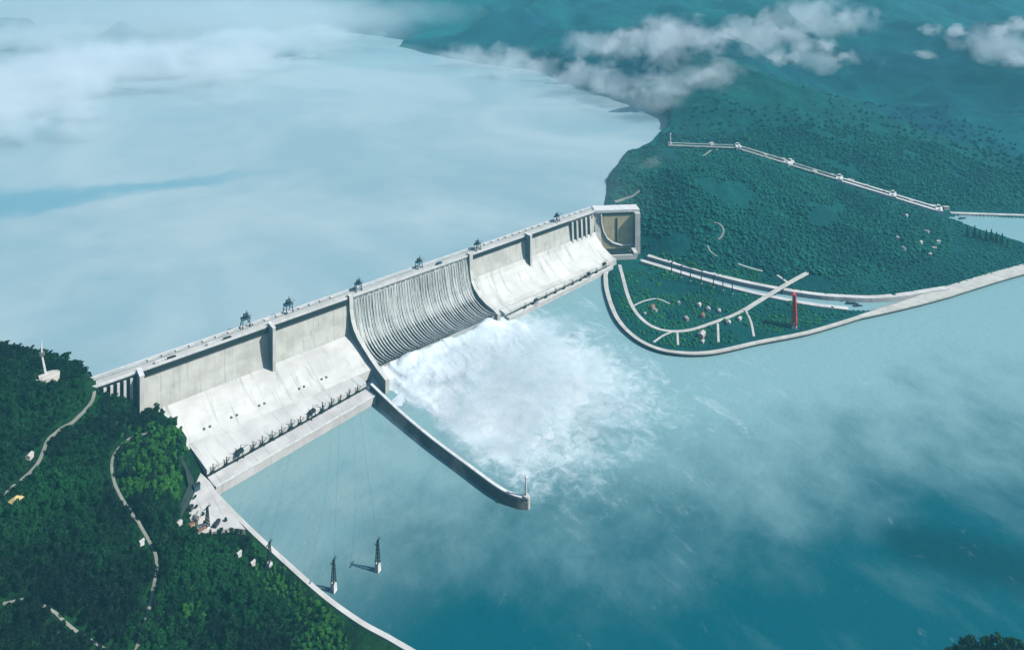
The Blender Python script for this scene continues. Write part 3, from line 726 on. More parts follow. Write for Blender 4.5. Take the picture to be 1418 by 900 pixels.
# ------------------------------------------------------------------ ship lift
pS, pE = at(825, 291, CREST), at(884, 289, CREST); lang = math.atan2(pE.y - pS.y, pE.x - pS.x); LW = (pE - pS).length
SL = empty('ship_lift', (pS.x, pS.y, 0), lang); tag(SL, 'tan and white ship lift block at the far end of the dam', 'ship lift')
MB().box(18, LW - 22, -6, 4, 4, 160).build('lift_gate', M['tan'], SL)
MB().box(LW * .46, LW * .46 + 7, -8, -5.9, 24, 150).build('gate_slot', M['steel_dark'], SL)
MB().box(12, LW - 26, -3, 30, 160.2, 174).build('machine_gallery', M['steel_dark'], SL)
MB().box(-8, LW + 2, -12, 44, 174.2, CREST + 2).build('top_deck', M['white'], SL)
MB().box(LW - 22, LW, -30, 44, -4, 174).build('tower_wall', M['concrete'], SL)
MB().prism_x(-6, 17.9, [(44, -4), (44, 174), (-4, 174), (-7, 130), (-14, 96), (-28, 66), (-52, 44), (-84, 34), (-84, -4)]).build('curved_side_wall', M['wall'], SL)
# inner curved rim seen pale against the tan gate
m_ = MB(); rim = [(20, 168), (22, 130), (30, 96), (46, 66), (72, 46), (104, 36), (LW - 24, 34)]
for (xa, za), (xb, zb) in zip(rim[:-1], rim[1:]): m_.bar((xa, -10, za), (xb, -10, zb), 4.0, 4.0, 6)
m_.build('rim', M['white'], SL)
m_ = MB(); apr = [(18, 168), (20, 130), (28, 92), (44, 62), (70, 42), (102, 31), (LW - 24, 29), (LW - 24, 4), (18, 4)]
n_ = len(apr); m_.add([(x, -9.5, z) for x, z in apr] + [(x, -5.9, z) for x, z in apr], [tuple(range(n_))] + [(i, n_ + i, n_ + (i + 1) % n_, (i + 1) % n_) for i in range(n_)]); m_.build('curved_apron', M['tan'], SL)
MB().box(LW - 25, LW - 22.1, -12, -6.2, 30, 150).build('guide_rail', M['red'], SL)
MB().box(20, LW - 24, -70, -10, -4, 18).build('lower_chamber', M['tan'], SL)
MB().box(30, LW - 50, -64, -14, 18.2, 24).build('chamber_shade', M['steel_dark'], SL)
MB().box(18, LW - 30, -78, -70.2, -4, 24).box(LW - 40, LW - 24, -78, -30.5, 18.1, 32).build('chamber_wall', M['concrete'], SL)
for x in (LW * .30, LW * .5, LW * .7): MB().box(x, x + 5, -3.6, -2.9, 162, 173).build('gallery_window', M['glass'], SL)

# ------------------------------------------------------------------ roads, paths, promenades
def drape(name, pxs, hf, width, mat, lift=1.2, n=8, ext=None):
    pts = [hit(px, py, hf, *(ext or (700, 4500))) for px, py in pxs]
    pts = smooth_line(pts, n)
    for p in pts: p.z = 0
    L, R = ribbon(pts, width)
    C = pts
    def zz(q): return float(hf(np.array([q.x]), np.array([q.y]))[0])
    rows = []
    for a, c, b in zip(L, C, R):
        zc = max(zz(c), zz((a + c) / 2), zz((b + c) / 2)); za, zb = zz(a), zz(b); z = max(zc, (za + zb) / 2) + lift
        rows.append([Vector((a.x, a.y, min(za, z) - 2.5)), Vector((a.x, a.y, z)), Vector((c.x, c.y, z + .15)), Vector((b.x, b.y, z)), Vector((b.x, b.y, min(zb, z) - 2.5))])
    o = MB().strip(rows).build(name, mat); tag(o, kind='structure')
    return pts
ROADS = []
ROADS.append((drape('hill_road', [(131, 543), (127, 556), (116, 570), (100, 585), (80, 597), (66, 610), (60, 625), (52, 642), (35, 660), (18, 674), (4, 687)], h_near, 6.5, M['path'], 1.5), 11))
ROADS.append((drape('shore_road', [(205, 600), (190, 603), (170, 615), (157, 632), (155, 652), (163, 680), (180, 708), (198, 735), (212, 760), (217, 782), (212, 815), (206, 845), (196, 878), (188, 902)], h_near, 5.5, M['path'], 1.5), 8))
ROADS.append((drape('lower_track', [(58, 838), (80, 852), (100, 870), (125, 887), (150, 902)], h_near, 4.5, M['path'], 1.5), 7))
ROADS.append((drape('upper_track', [(4, 836), (18, 833), (33, 830)], h_near, 4.5, M['path'], 1.5), 11))
PEN = []
PEN.append((drape('loop_road', [(858, 367), (861, 378), (868, 405), (876, 425), (888, 441), (905, 453), (930, 459), (960, 456), (990, 446), (1015, 437), (1036, 426)], h_far, 13, M['road'], 1.0), 12))
PEN.append((drape('garden_path', [(877, 424), (892, 417), (910, 414), (928, 421)], h_far, 6, M['road'], 1.0), 8))
for a in ([(938, 459), (939, 478)], [(994, 448), (995, 474)], [(1033, 430), (1040, 446), (1044, 466)], [(905, 474), (918, 465), (930, 460)]):
    PEN.append((drape('garden_path', a, h_far, 7, M['road'], 1.0), 8))
PEN.append((drape('hill_track', [(988, 309), (996, 311), (1002, 319), (999, 328), (994, 332)], h_far, 7, M['path'], 2.5), 14))
PEN.append((drape('hill_track', [(980, 341), (984, 349), (993, 356)], h_far, 7, M['path'], 2.5), 12))
PEN.append((drape('hill_track', [(1022, 366), (1040, 372), (1056, 376)], h_far, 8, M['road'], 2.0), 12))
PEN.append((drape('ridge_track', [(850, 280), (864, 276), (876, 272), (886, 265)], h_far, 8, M['path'], 3), 14))
PEN.append((drape('ridge_track', [(972, 217), (985, 209), (997, 203)], h_far, 8, M['path'], 3), 14))

def shore_wall(name, pts, zt, width, label, mat, slope=10):
    o = MB(); L, R = ribbon([Vector((p.x, p.y, zt)) for p in pts], width); rows = []
    for a, b, p in zip(L, R, pts):
        d = (b - a).normalized(); o_ = b + d * slope
        rows.append([Vector((a.x, a.y, zt - 4)), a, b, Vector((o_.x, o_.y, -3))])
    o.strip(rows); ob = o.build(name, mat); tag(ob, label, 'embankment'); return ob
# near bank revetment; the river lies on the right hand of the line when walked this way
lb_ = smooth_line([Vector((p.x, p.y, 0)) for p in near_shore[:8]], 6)
rev = [Vector((p.x, p.y, 0)) for p in reversed(lb_)]
Lr, Rr = ribbon(lb_, 4)
side = 1 if sdist(np.array([Lr[5].x]), np.array([Lr[5].y]), near_land)[0] > 0 else -1
nb = lb_ if side == 1 else list(reversed(lb_))
shore_wall('embankment', nb, 9.6, 9, 'pale concrete embankment along the wooded bank of the still basin', M['deck'], 7)
pw = smooth_line([Vector((p.x, p.y, 0)) for p in pen_shore[:10]], 6)
Lr, Rr = ribbon(pw, 4); side = 1 if sdist(np.array([Lr[9].x]), np.array([Lr[9].y]), pen_land)[0] > 0 else -1
shore_wall('embankment', pw if side == 1 else list(reversed(pw)), 11.2, 14, 'pale curving promenade around the green peninsula shore', M['road'], 14)
pw2 = smooth_line([Vector((p.x, p.y, 0)) for p in pen_shore[9:]], 6)
wl = [14 + 40 * min(1, i / 10) for i in range(len(pw2))]
shore_wall('embankment', pw2 if side == 1 else list(reversed(pw2)), 11.6, wl if side == 1 else wl[::-1], 'broad pale river embankment running out of the picture below the wedge hill', M['road'], 26)
# canal walls
def canal_side(sgn, label):
    cn = canal[:7] if sgn > 0 else canal[:5]
    pts = smooth_line([Vector((p.x, p.y, 0)) for p in cn], 6); ws = []
    for i in range(len(cn) - 1):
        for k in range(6): ws.append(canal_w[i] + (canal_w[i + 1] - canal_w[i]) * k / 6)
    ws.append(canal_w[len(cn) - 1])
    L, R = ribbon(pts, [2 * q + 4 for q in ws]); L2, R2 = ribbon(pts, [2 * q + 46 for q in ws])
    a, b = (L, L2) if sgn > 0 else (R, R2); rows = []
    for p, q in zip(a, b):
        rows.append([Vector((p.x, p.y, -4)), Vector((p.x, p.y, 15.2)), Vector((q.x, q.y, 15.4)), Vector((q.x, q.y, 6))])
    tag(MB().strip(rows).build('canal_wall', M['deck']), label, 'canal wall')
canal_side(1, 'pale canal wall on the wedge hill side of the ship lift canal')
canal_side(-1, 'pale canal wall on the peninsula side of the ship lift canal')

# dark masts along the canal
mm = None
for k, (px, py) in enumerate(((930, 375), (943, 380), (956, 385), (971, 389), (988, 394), (1001, 398), (1014, 403))):
    p = at(px, py + 4, 15)
    if mm is None:
        mm = empty('canal_mast'); MB().box(-2.5, 2.5, -2.5, 2.5, 0, 3).build('footing', M['concrete'], mm)
        MB().bar((0, 0, 3), (0, 0, 44), 2.4, 1.7).build('pole', M['steel_dark'], mm); MB().box(-8, 8, -1.6, 1.6, 41, 44.5).build('crossarm', M['steel_dark'], mm); o = mm
    else: o = copy_tree(mm)
    o.location = p; tag(o, ORD[k] + ' dark mast counted from the ship lift along the canal edge', 'mast', 'masts along the canal')

# road bridge over the canal
b0, b1 = at(1030, 429, 15), at(1118, 378, 30)
BR = empty('road_bridge', (b0.x, b0.y, 0), math.atan2(b1.y - b0.y, b1.x - b0.x)); bl = (Vector((b1.x, b1.y)) - Vector((b0.x, b0.y))).length
tag(BR, 'slender white road bridge crossing the ship lift canal', 'bridge')
MB().strip([[(x, -6, 13 + 18 * math.sin(min(x / bl, 1) * math.pi / 2)), (x, 6, 13 + 18 * math.sin(min(x / bl, 1) * math.pi / 2))] for x in np.linspace(0, bl, 12)]).build('deck', M['road'], BR)
for y in (-6, 6): MB().strip([[(x, y, 9 + 18 * math.sin(x / bl * math.pi / 2)), (x, y, 15 + 18 * math.sin(x / bl * math.pi / 2))] for x in np.linspace(0, bl, 12)]).build('parapet', M['white'], BR)
for f in (.22, .4, .58, .74, .9): MB().box(bl * f - 2.5, bl * f + 2.5, -5, 5, -5, 12 + 17 * math.sin(f * math.pi / 2)).build('pier', M['dark_conc'], BR)
g0, g1 = at(1071, 377, 20), at(1092, 392, 20)
gb = empty('footbridge', (g0.x, g0.y, 0), math.atan2(g1.y - g0.y, g1.x - g0.x)); gl = (g1 - g0).length; tag(gb, 'short pale ramp joining the white road bridge from the hill', 'ramp')
MB().box(0, gl, -5, 5, 18, 20.5).build('deck', M['road'], gb); MB().box(gl * .4, gl * .4 + 4, -3, 3, 5, 17.9).build('pier', M['concrete'], gb)

# red lattice tower
p = at(1100, 452, 12); RT = empty('lattice_tower', (p.x, p.y, 11), .4); tag(RT, 'tall red lattice tower on a white footing at the peninsula shore', 'tower')
MB().box(-14, 14, -8, 8, -2, 9, 1, 1).build('footing', M['white'], RT)
for sx_ in (-1, 1):
    m_ = MB()
    for sy_ in (-1, 1): m_.bar((sx_ * 10.5, sy_ * 5, 9), (sx_ * 8, sy_ * 2.6, 106), 3.8, 3.0)
    m_.build('leg', M['red'], RT)
m_ = MB()
for i in range(9):
    z0, z1 = 12 + i * 10.4, 12 + (i + 1) * 10.4; s0, s1 = 10.5 - 2.5 * i / 9, 10.5 - 2.5 * (i + 1) / 9; y0 = 5 - 2.4 * i / 9
    for sy_ in (-1, 1): m_.bar((-s0, sy_ * y0, z0), (s1, sy_ * y0, z1), 1.9).bar((s0, sy_ * y0, z0), (-s1, sy_ * y0, z1), .8).bar((-s0, sy_ * y0, z0), (s0, sy_ * y0, z0), .8)
m_.build('bracing', M['red'], RT); MB().box(-10, 10, -4, 4, 106, 110).build('cap_beam', M['red'], RT)

# ------------------------------------------------------------------ houses
def house(px, py, hf, L, B, hh, wall, roof, rz, label, flat=False, z=None):
    p = hit(px, py, hf, 1000, 5000); o = empty('house', (p.x, p.y, p.z - .5), rz); tag(o, label, 'house', 'small buildings on the far bank')
    wo = MB().box(-L / 2, L / 2, -B / 2, B / 2, -4, hh).build('wall', wall, o)
    if flat: MB().box(-L / 2 - .7, L / 2 + .7, -B / 2 - .7, B / 2 + .7, hh + .01, hh + 1.4).build('roof', roof, o)
    else: MB().prism_x(-L / 2 - 1, L / 2 + 1, [(-B / 2 - 1.2, hh + .01), (B / 2 + 1.2, hh + .01), (0, hh + B * .34)]).build('roof', roof, o)
    n = max(2, int(L // 5))
    for k in range(n):
        x = -L / 2 + 2.5 + k * (L - 5) / max(1, n - 1); window(x, -B / 2, 2.0, wo)
    return o
WIN = []
def window(x, y, z, wall):
    if not WIN:
        q = MB().box(-.9, .9, -.15, .3, 0, 2.2).build('window', M['glass']); WIN.append(q.data); bpy.data.objects.remove(q)
    q = bpy.data.objects.new('window', WIN[0]); COL.objects.link(q); q.parent = wall; q.location = (x, y, z)
hs = [(903, 427, 22, 12, 9, M['pink'], M['roof_red'], .3, 'long pink house with red roof by the garden path'), (908, 431, 12, 9, 7, M['plaster'], M['roof_pale'], 1.2, 'small pale house in front of the pink house by the garden path'),
      (951, 443, 18, 9, 8, M['ochre'], M['roof_pale'], 1.0, 'yellow house inside the loop road'), (968, 424, 14, 11, 9, M['plaster'], M['roof_pale'], .2, 'white house in the trees at the middle of the peninsula'),
      (981, 430, 15, 11, 9, M['white'], M['roof_pale'], .7, 'white house east of the middle of the peninsula'), (973, 439, 20, 11, 9, M['pink'], M['roof_red'], .4, 'red roofed house just inside the loop road'),
      (940, 421, 10, 8, 7, M['plaster'], M['roof_pale'], .9, 'lone pale cottage in the peninsula trees'), (972, 466, 26, 16, 12, M['pink'], M['roof_pale'], .25, 'large pink hall with pale roof between loop road and promenade'),
      (973, 474, 14, 8, 6, M['white'], M['roof_pale'], .25, 'low white porch house on the promenade below the pink hall'), (1009, 449, 16, 12, 9, M['plaster'], M['roof_pale'], .5, 'pale house by the promenade west of the terrace gardens'),
      (1024, 443, 16, 10, 8, M['plaster'], M['roof_pale'], .1, 'pale house in the terrace gardens'), (996, 432, 18, 8, 7, M['white'], M['roof_pale'], .6, 'white roadside house near the bridge ramp'), (893, 436, 9, 7, 6, M['plaster'], M['roof_pale'], .6, 'tiny pale hut west of the pink house')]
for px, py, L_, B_, h_, wm, rm, rz, lb in hs: house(px, py, h_far, L_, B_, h_, wm, rm, rz, lb)
hw = [(1255, 300, 'pale house highest on the wedge hill'), (1243, 331, 'pale house at the left of the hillside hamlet'), (1252, 345, 'pale house at the foot of the hillside hamlet'), (1284, 322, 'pale house at the top of the hillside hamlet'), (1294, 345, 'pale house at the lower right of the hillside hamlet'),
      (1299, 336, 'pale house at the right edge of the hillside hamlet'), (1275, 337, 'pale house in the middle of the hillside hamlet'), (1288, 354, 'pale house lowest in the hillside hamlet')]
for i, (px, py, lb) in enumerate(hw): house(px, py, h_far, 15, 10, 8, M['plaster'], M['roof_pale'], .5 * i, lb)

# ------------------------------------------------------------------ ship locks on the far ridge
lkw = [at(*q) for q in lk]
SLK = empty('ship_lock', (lkw[0].x, lkw[0].y, 0)); tag(SLK, 'staircase of pale ship lock chambers stepping down the far ridge', 'ship lock'); o0 = Vector((lkw[0].x, lkw[0].y, 0))
def seg_box(mb, a, b, wd, z0, z1, off=0):
    d = Vector((b.x - a.x, b.y - a.y, 0)).normalized(); n = Vector((-d.y, d.x, 0)); P = []
    for p, s1 in ((a, 1), (b, 1), (b, -1), (a, -1)):
        q = p + n * (off + s1 * wd / 2); P.append((q.x - o0.x, q.y - o0.y))
    # orientation
    mb.prism_z(P[::-1], z0, z1); return mb
for i in range(5):
    a, b = lkw[i], lkw[i + 1]; zt = lk[i + 1][2] + 4; za = lk[i][2] + 2
    def ramp_wall(off, wd, dz, name, mat):
        o = seg_box(MB(), a, b, wd, zt - 60, 0, off).build(name, mat, SLK); n = Vector((-(b - a).y, (b - a).x, 0)).normalized()
        for v in o.data.vertices:
            if v.co.z > -1:
                f = ((v.co.x + o0.x - a.x) * (b - a).x + (v.co.y + o0.y - a.y) * (b - a).y) / ((b - a).x ** 2 + (b - a).y ** 2)
                v.co.z = za + (zt - za) * min(1.0, max(0.0, f)) ** 1.6 + dz
    ramp_wall(0, 30, -7, 'lock_chamber', M['road'])
    for sgn in (-1, 1): ramp_wall(sgn * 24, 18, 1, 'chamber_wall', M['deck'])
    d = (b - a).normalized(); 
    m_ = MB(); seg_box(m_, b - d * 14, b + d * 16, 72, zt - 60, zt + 5); m_.build('gate_head', M['white'], SLK)
    seg_box(MB(), b - d * 6, b + d * 8, 16, zt + 5.01, zt + 15, 20).build('control_house', M['plaster'], SLK); seg_box(MB(), b - d * 2, b + d * 6, 12, zt + 5.01, zt + 11, -22).build('control_house', M['plaster'], SLK)
a = lkw[0]; mast('lock_tower', (a.x + 12, a.y - 8, 170), 62, 4, M['white'], 'slender white tower at the reservoir end of the ship locks', 'tower')
lh = [(1128, 238, 'pale block between the second and third lock gates'), (1200, 258, 'pale block between the third and fourth lock gates'), (1262, 279, 'pale block short of the lowest lock gate'), (1060, 215, 'pale block below the uppermost lock gate'),
      (1152, 243, 'pale control house above the third lock gate'), (1178, 250, 'pale control house just below the third lock gate'), (1222, 265, 'pale control house above the fourth lock gate'), (1292, 286, 'pale house beside the lowest lock gate'),
      (1310, 288, 'pale house on the quay past the lowest lock gate'), (1084, 221, 'pale control house above the second lock gate'), (985, 199, 'pale control house beside the uppermost lock chamber')]
for i, (px, py, lb) in enumerate(lh):
    p = at(px, py, lk[min(5, max(0, int((px - 925) / 75)))][2] + 3); p = hit(px, py + 2, h_far, 2500, 5000)
    o = empty('control_building', (p.x, p.y, p.z - 2), .3 * i); tag(o, lb, 'building', 'control houses along the ship locks')
    wo = MB().box(-13, 13, -8, 8, -16, 14).build('wall', M['plaster'], o); MB().box(-14, 14, -9, 9, 14.01, 16).build('roof', M['roof_pale'], o)
    for x in (-9, -3, 3, 9): window(x, -8, 5, wo)
# quay wall of the lower approach
q0, q1 = QUAY
LWQ = MB(); o0 = Vector((0, 0, 0)); seg_box(LWQ, q0, q1, 18, -5, 10); tag(LWQ.build('approach_wall', M['deck']), 'long pale quay wall along the lower lock approach', 'wall')

# barges
def barge(loc, rz, label, s=1.0):
    o = empty('barge', loc, rz); tag(o, label, 'boat', 'barges in the canal'); o.scale = (s, s, s)
    hull = MB(); prof = [(-22, 4.2), (-20, 4.8), (12, 4.8), (18, 3.6), (22, 0.4)]
    rows = []
    for x, wd in prof: rows.append([(x, -wd, 3), (x, -wd * .75, -1.5), (x, wd * .75, -1.5), (x, wd, 3)])
    hull.strip(rows); hull.add([(x, -wd, 3) for x, wd in prof] + [(x, wd, 3) for x, wd in reversed(prof)], [tuple(range(10))]); hull.add([rows[0][k] for k in range(4)], [(0, 1, 2, 3)])
    hull.build('hull', M['steel_dark'], o); MB().box(-19, -10, -3.2, 3.2, 3, 9, .4, .3).build('wheelhouse', M['steel_blue'], o)
    MB().box(-7, 13, -3.4, 3.4, 3, 5.2, .6, .6).build('hatch_cover', M['steel_dark'], o); MB().bar((-14, 0, 9), (-14, 0, 14), .5, .3).build('mast', M['steel_dark'], o)
    return o
barge(at(1180, 421, .2), -.8, 'dark barge moored at the mouth of the ship lift canal'); barge(at(1188, 424, .2), -.6, 'second dark barge lying just outside the moored barge', .8); barge(at(1333, 303, .2), -.4, 'lone small barge below the lowest lock gate', 1.0)

# ------------------------------------------------------------------ pylons standing in the basin, quay post, wires
def pylon(loc, base_h, h, label, rz=0.4):
    o = empty('pylon', loc, rz); tag(o, label, 'pylon', 'dark pylons around the basin')
    MB().box(-5.5, 5.5, -5.5, 5.5, -8, base_h, 1.6, 1.6).build('pedestal', M['white'], o)
    m = MB()
    for sx_ in (-1, 1):
        for sy_ in (-1, 1): m.bar((sx_ * 3.4, sy_ * 3.4, base_h), (sx_ * 1.2, sy_ * 1.2, h), 1.0, .7)
    for i in range(6):
        z0 = base_h + (h - base_h) * i / 6; z1 = base_h + (h - base_h) * (i + 1) / 6; a0 = 3.4 - 2.2 * i / 6; a1_ = 3.4 - 2.2 * (i + 1) / 6
        for sg in (-1, 1): m.bar((-a0, sg * a0, z0), (a1_, sg * a1_, z1), .5).bar((sg * a0, -a0, z0), (sg * a1_, a1_, z1), .5)
    m.build('lattice_mast', M['steel_dark'], o)
    MB().bar((-8, 0, h - 3), (8, 0, h - 1), 1.2, .8).bar((0, 0, h - 4), (5, 0, h + 5), .9, .4).build('crossarm', M['steel_dark'], o)
    return o
pyl = [(at(462, 818, 0), 17, 62, 'dark pylon on a white pedestal in the water nearest the wooded bank'), (at(523, 790, 0), 16, 62, 'dark pylon on a white pedestal farthest out in the basin'), (at(373, 786, 9), 12, 52, 'dark pylon standing ashore on the basin embankment')]
for p, bh, hh, lb in pyl: pylon(p, bh, hh, lb)
def wire(p, q, sag, label):
    m = MB(); N = 14; P = [p.lerp(q, i / N) - Vector((0, 0, sag * 4 * (i / N) * (1 - i / N))) for i in range(N + 1)]
    for a, b in zip(P[:-1], P[1:]): m.bar(a, b, .16, .16, 4)
    tag(m.build('power_line', M['wire']), label, 'power line')
d3 = dam_w(430, -2, 185)
wire(on_ph1(330, 3, 24), pyl[0][0] + Vector((0, 0, 62)), 12, 'thin power line from the near quay to the pylon nearest the bank')
wire(on_ph1(390, 3, 24), pyl[1][0] + Vector((0, 0, 62)), 12, 'thin power line from the near quay to the pylon farthest out')
wire(on_ph1(190, 3, 24), pyl[2][0] + Vector((0, 0, 52)), 10, 'thin power line from the near quay to the pylon ashore')

# ------------------------------------------------------------------ quay yard at the foot of the wooded hill
yard = [at(px, py, 21) for px, py in ((250, 668), (262, 640), (292, 668), (304, 688), (324, 714), (340, 733), (318, 731), (294, 737), (262, 740), (247, 715))]
qy = MB().prism_z([tuple(p[:2]) for p in yard][::-1], -4, 21.5).build('quay_yard', M['deck']); tag(qy, kind='structure')
for p_ in qy.data.polygons: pass
cl = [(252, 632, 48), (262, 652, 40), (266, 672, 32), (258, 690, 30), (248, 715, 30)]
m_ = MB(); cp = [at(px, py, z) for px, py, z in cl]
m_.strip([[p + Vector((-7, 3, 2)), p, Vector((p.x + 9, p.y - 7, 18))] for p in cp])
tag(m_.build('retaining_wall', M['rock']), 'dark rock retaining wall between the wooded hill and the quay yard', 'wall')
def shed(px, py, L_, B_, h_, wall, roof, rz, label, z=21.5):
    p = at(px, py, z); o = empty('shed', (p.x, p.y, z), rz); tag(o, label, 'shed', 'sheds in the quay yard')
    MB().box(-L_ / 2, L_ / 2, -B_ / 2, B_ / 2, -2, h_).build('wall', wall, o); MB().prism_x(-L_ / 2 - .8, L_ / 2 + .8, [(-B_ / 2 - .8, h_ + .01), (B_ / 2 + .8, h_ + .01), (0, h_ + B_ * .25)]).build('roof', roof, o)
    MB().box(-1.6, 1.6, -B_ / 2 - .2, -B_ / 2 + .3, 0, 3.6).build('door', M['steel_dark'], o)
shed(248, 738, 9, 9, 24, M['white'], M['roof_pale'], .5, 'tall white pump house at the edge of the trees by the quay yard')
shed(266, 729, 20, 9, 8, M['ochre'], M['roof_red'], .2, 'ochre shed with red roof in the quay yard')
shed(277, 738, 22, 10, 7, M['plaster'], M['roof_red'], .15, 'long pale shed with red roof at the tree edge of the quay yard')
shed(274, 717, 13, 9, 9, M['plaster'], M['roof_pale'], 1.0, 'pale shed in the middle of the quay yard')
shed(264, 706, 11, 8, 7, M['dark_conc'], M['steel_dark'], .8, 'dark shed against the retaining wall in the quay yard')
shed(300, 727, 16, 8, 6, M['dark_conc'], M['steel_dark'], .7, 'low dark shed on the open quay near the embankment')
shed(272, 678, 13, 11, 12, M['steel_blue'], M['steel_dark'], .1, 'dark switch house at the near corner of the power station')
p = at(287, 731, 21.5); o = pylon(p, 3, 46, 'dark mast standing on the quay yard among the sheds', .2)

# ------------------------------------------------------------------ lookout on the wooded hill
p = hit(66, 524, h_near, 900, 2200); TR = empty('lookout_terrace', (p.x, p.y, p.z)); tag(TR, 'pale lookout terrace cut into the top of the wooded hill', 'terrace')
m_ = MB(); m_.prism_z([(20 * math.cos(a) * 1.25, 17 * math.sin(a)) for a in [k * math.pi / 7 for k in range(14)]], -14, 7); m_.build('platform', M['plaster'], TR)
m_ = MB()
for k in range(14):
    a, b = k * math.pi / 7, (k + 1) * math.pi / 7; m_.bar((24 * math.cos(a), 16.4 * math.sin(a), 8), (24 * math.cos(b), 16.4 * math.sin(b), 8), .8)
m_.build('railing', M['white'], TR); MB().box(-18, -6, -7, 5, 7.01, 12).build('kiosk', M['plaster'], TR)
p2 = p + Vector((-4, 8, 7)); mo = empty('memorial_mast', p2, .5); tag(mo, 'slender white memorial mast on the lookout terrace', 'monument')
MB().box(-4, 4, -4, 4, 0, 5, 1, 1).build('plinth', M['concrete'], mo); MB().bar((0, 0, 5), (-6, 4, 52), 3.0, 2.0).build('shaft', M['white'], mo)
MB().bar((-6, 4, 50), (-6, 4, 57), 7, 6, 10).build('gallery', M['dark_conc'], mo); MB().bar((-6, 4, 57), (-6, 4, 84), 2.2, .7).build('spire', M['white'], mo)
p = hit(22, 696, h_near, 900, 2200); o = empty('pavilion', p, .4); tag(o, 'small yellow pavilion beside the hill road at the picture edge', 'pavilion')
MB().box(-9, 9, -7, 7, -3, 7).build('wall', M['ochre'], o); m_ = MB(); m_.add([(-11, -9, 7), (11, -9, 7), (11, 9, 7), (-11, 9, 7), (0, 0, 14)], [(0, 1, 4), (1, 2, 4), (2, 3, 4), (3, 0, 4), (3, 2, 1, 0)]); m_.build('roof', M['ochre'], o)
p = hit(41, 634, h_near, 900, 2200); o = empty('cottage', p, .9); tag(o, 'pale cottage above the bend of the hill road', 'house')
MB().box(-6, 6, -5, 5, -3, 7).build('wall', M['plaster'], o); MB().prism_x(-7, 7, [(-6, 7.01), (6, 7.01), (0, 11)]).build('roof', M['roof_pale'], o)
p = hit(196, 754, h_near, 900, 2200); o = empty('cottage', p, .3); tag(o, 'small white cottage beside the shore road in the wood', 'house')
MB().box(-4, 4, -3, 3, -3, 8).build('wall', M['white'], o); MB().prism_x(-5, 5, [(-4, 8.01), (4, 8.01), (0, 11)]).build('roof', M['roof_pale'], o)
for px, py, lb in ((331, 770, 'white hut among trees above the basin embankment'), (350, 783, 'pale hut among trees close to the pylon ashore')):
    p = hit(px, py, h_near, 900, 2200); o = empty('cottage', p, .3); tag(o, lb, 'house')
    MB().box(-4, 4, -3, 3, -3, 8).build('wall', M['plaster'], o); MB().prism_x(-5, 5, [(-4, 8.01), (4, 8.01), (0, 10.5)]).build('roof', M['roof_pale'], o)

# ------------------------------------------------------------------ trees
def leaf_crown(rng, n, rx, rz, zc, lobes, size):
    """leaf clumps spread through a lumpy crown volume"""
    C = []
    for k in range(lobes):
        a = rng.rand() * 6.283; q = rng.rand() ** .5 * rx * .62; C.append((q * math.cos(a), q * math.sin(a), zc + (rng.rand() - .45) * rz * 1.1, rx * (0.34 + .3 * rng.rand())))
    V, F = [], []
    for i in range(n):
        c = C[rng.randint(len(C))]; d = rng.randn(3); d /= np.linalg.norm(d) + 1e-9; r = c[3] * (0.55 + .5 * rng.rand())
        p = np.array([c[0] + d[0] * r, c[1] + d[1] * r, c[2] + d[2] * r * .8])
        nrm = d * .8 + rng.randn(3) * .5 + np.array([0, 0, .35]); nrm /= np.linalg.norm(nrm); t = np.cross(nrm, rng.randn(3)); t /= np.linalg.norm(t) + 1e-9; b = np.cross(nrm, t)
        s = size * (.6 + .8 * rng.rand()); k = len(V)
        V += [p - t * s - b * s * .6, p + t * s - b * s * .5, p + t * s * .7 + b * s * .7, p - t * s * .6 + b * s * .8]; F.append((k, k + 1, k + 2, k + 3))
    return np.array(V), np.array(F)
def trunk_mb(rng, h, r):
    m = MB(); m.bar((0, 0, -2), (0.3, 0.1, h * .55), r, r * .55, 6)
    for k in range(4):
        a = k * 1.6 + rng.rand(); m.bar((0.2, 0.1, h * (.35 + .05 * k)), (h * .25 * math.cos(a), h * .25 * math.sin(a), h * (.62 + .04 * k)), r * .4, r * .15, 5)
    return m
TV = []; rng = np.random.RandomState(5)
for k in range(4):
    h = (17, 20, 15, 23)[k]; V, F = leaf_crown(rng, 330, (7.5, 7, 8, 6.5)[k], h * .5, h * .62, (7, 8, 7, 9)[k], 1.25)
    TV.append((V, F, h))
# tree sites on the near bank
sp = 10.0; gx, gy = np.meshgrid(np.arange(-900, 330, sp), np.arange(-1500, 560, sp)); gx = gx.ravel() + RS.uniform(-4.6, 4.6, gx.size); gy = gy.ravel() + RS.uniform(-4.2, 4.2, gy.size)
gz = h_near(gx, gy); ok = (gz > 9.2) & (sdist(gx, gy, near_land) > 16)
for line, clr in ROADS: ok &= pline_dist(gx, gy, line) > clr
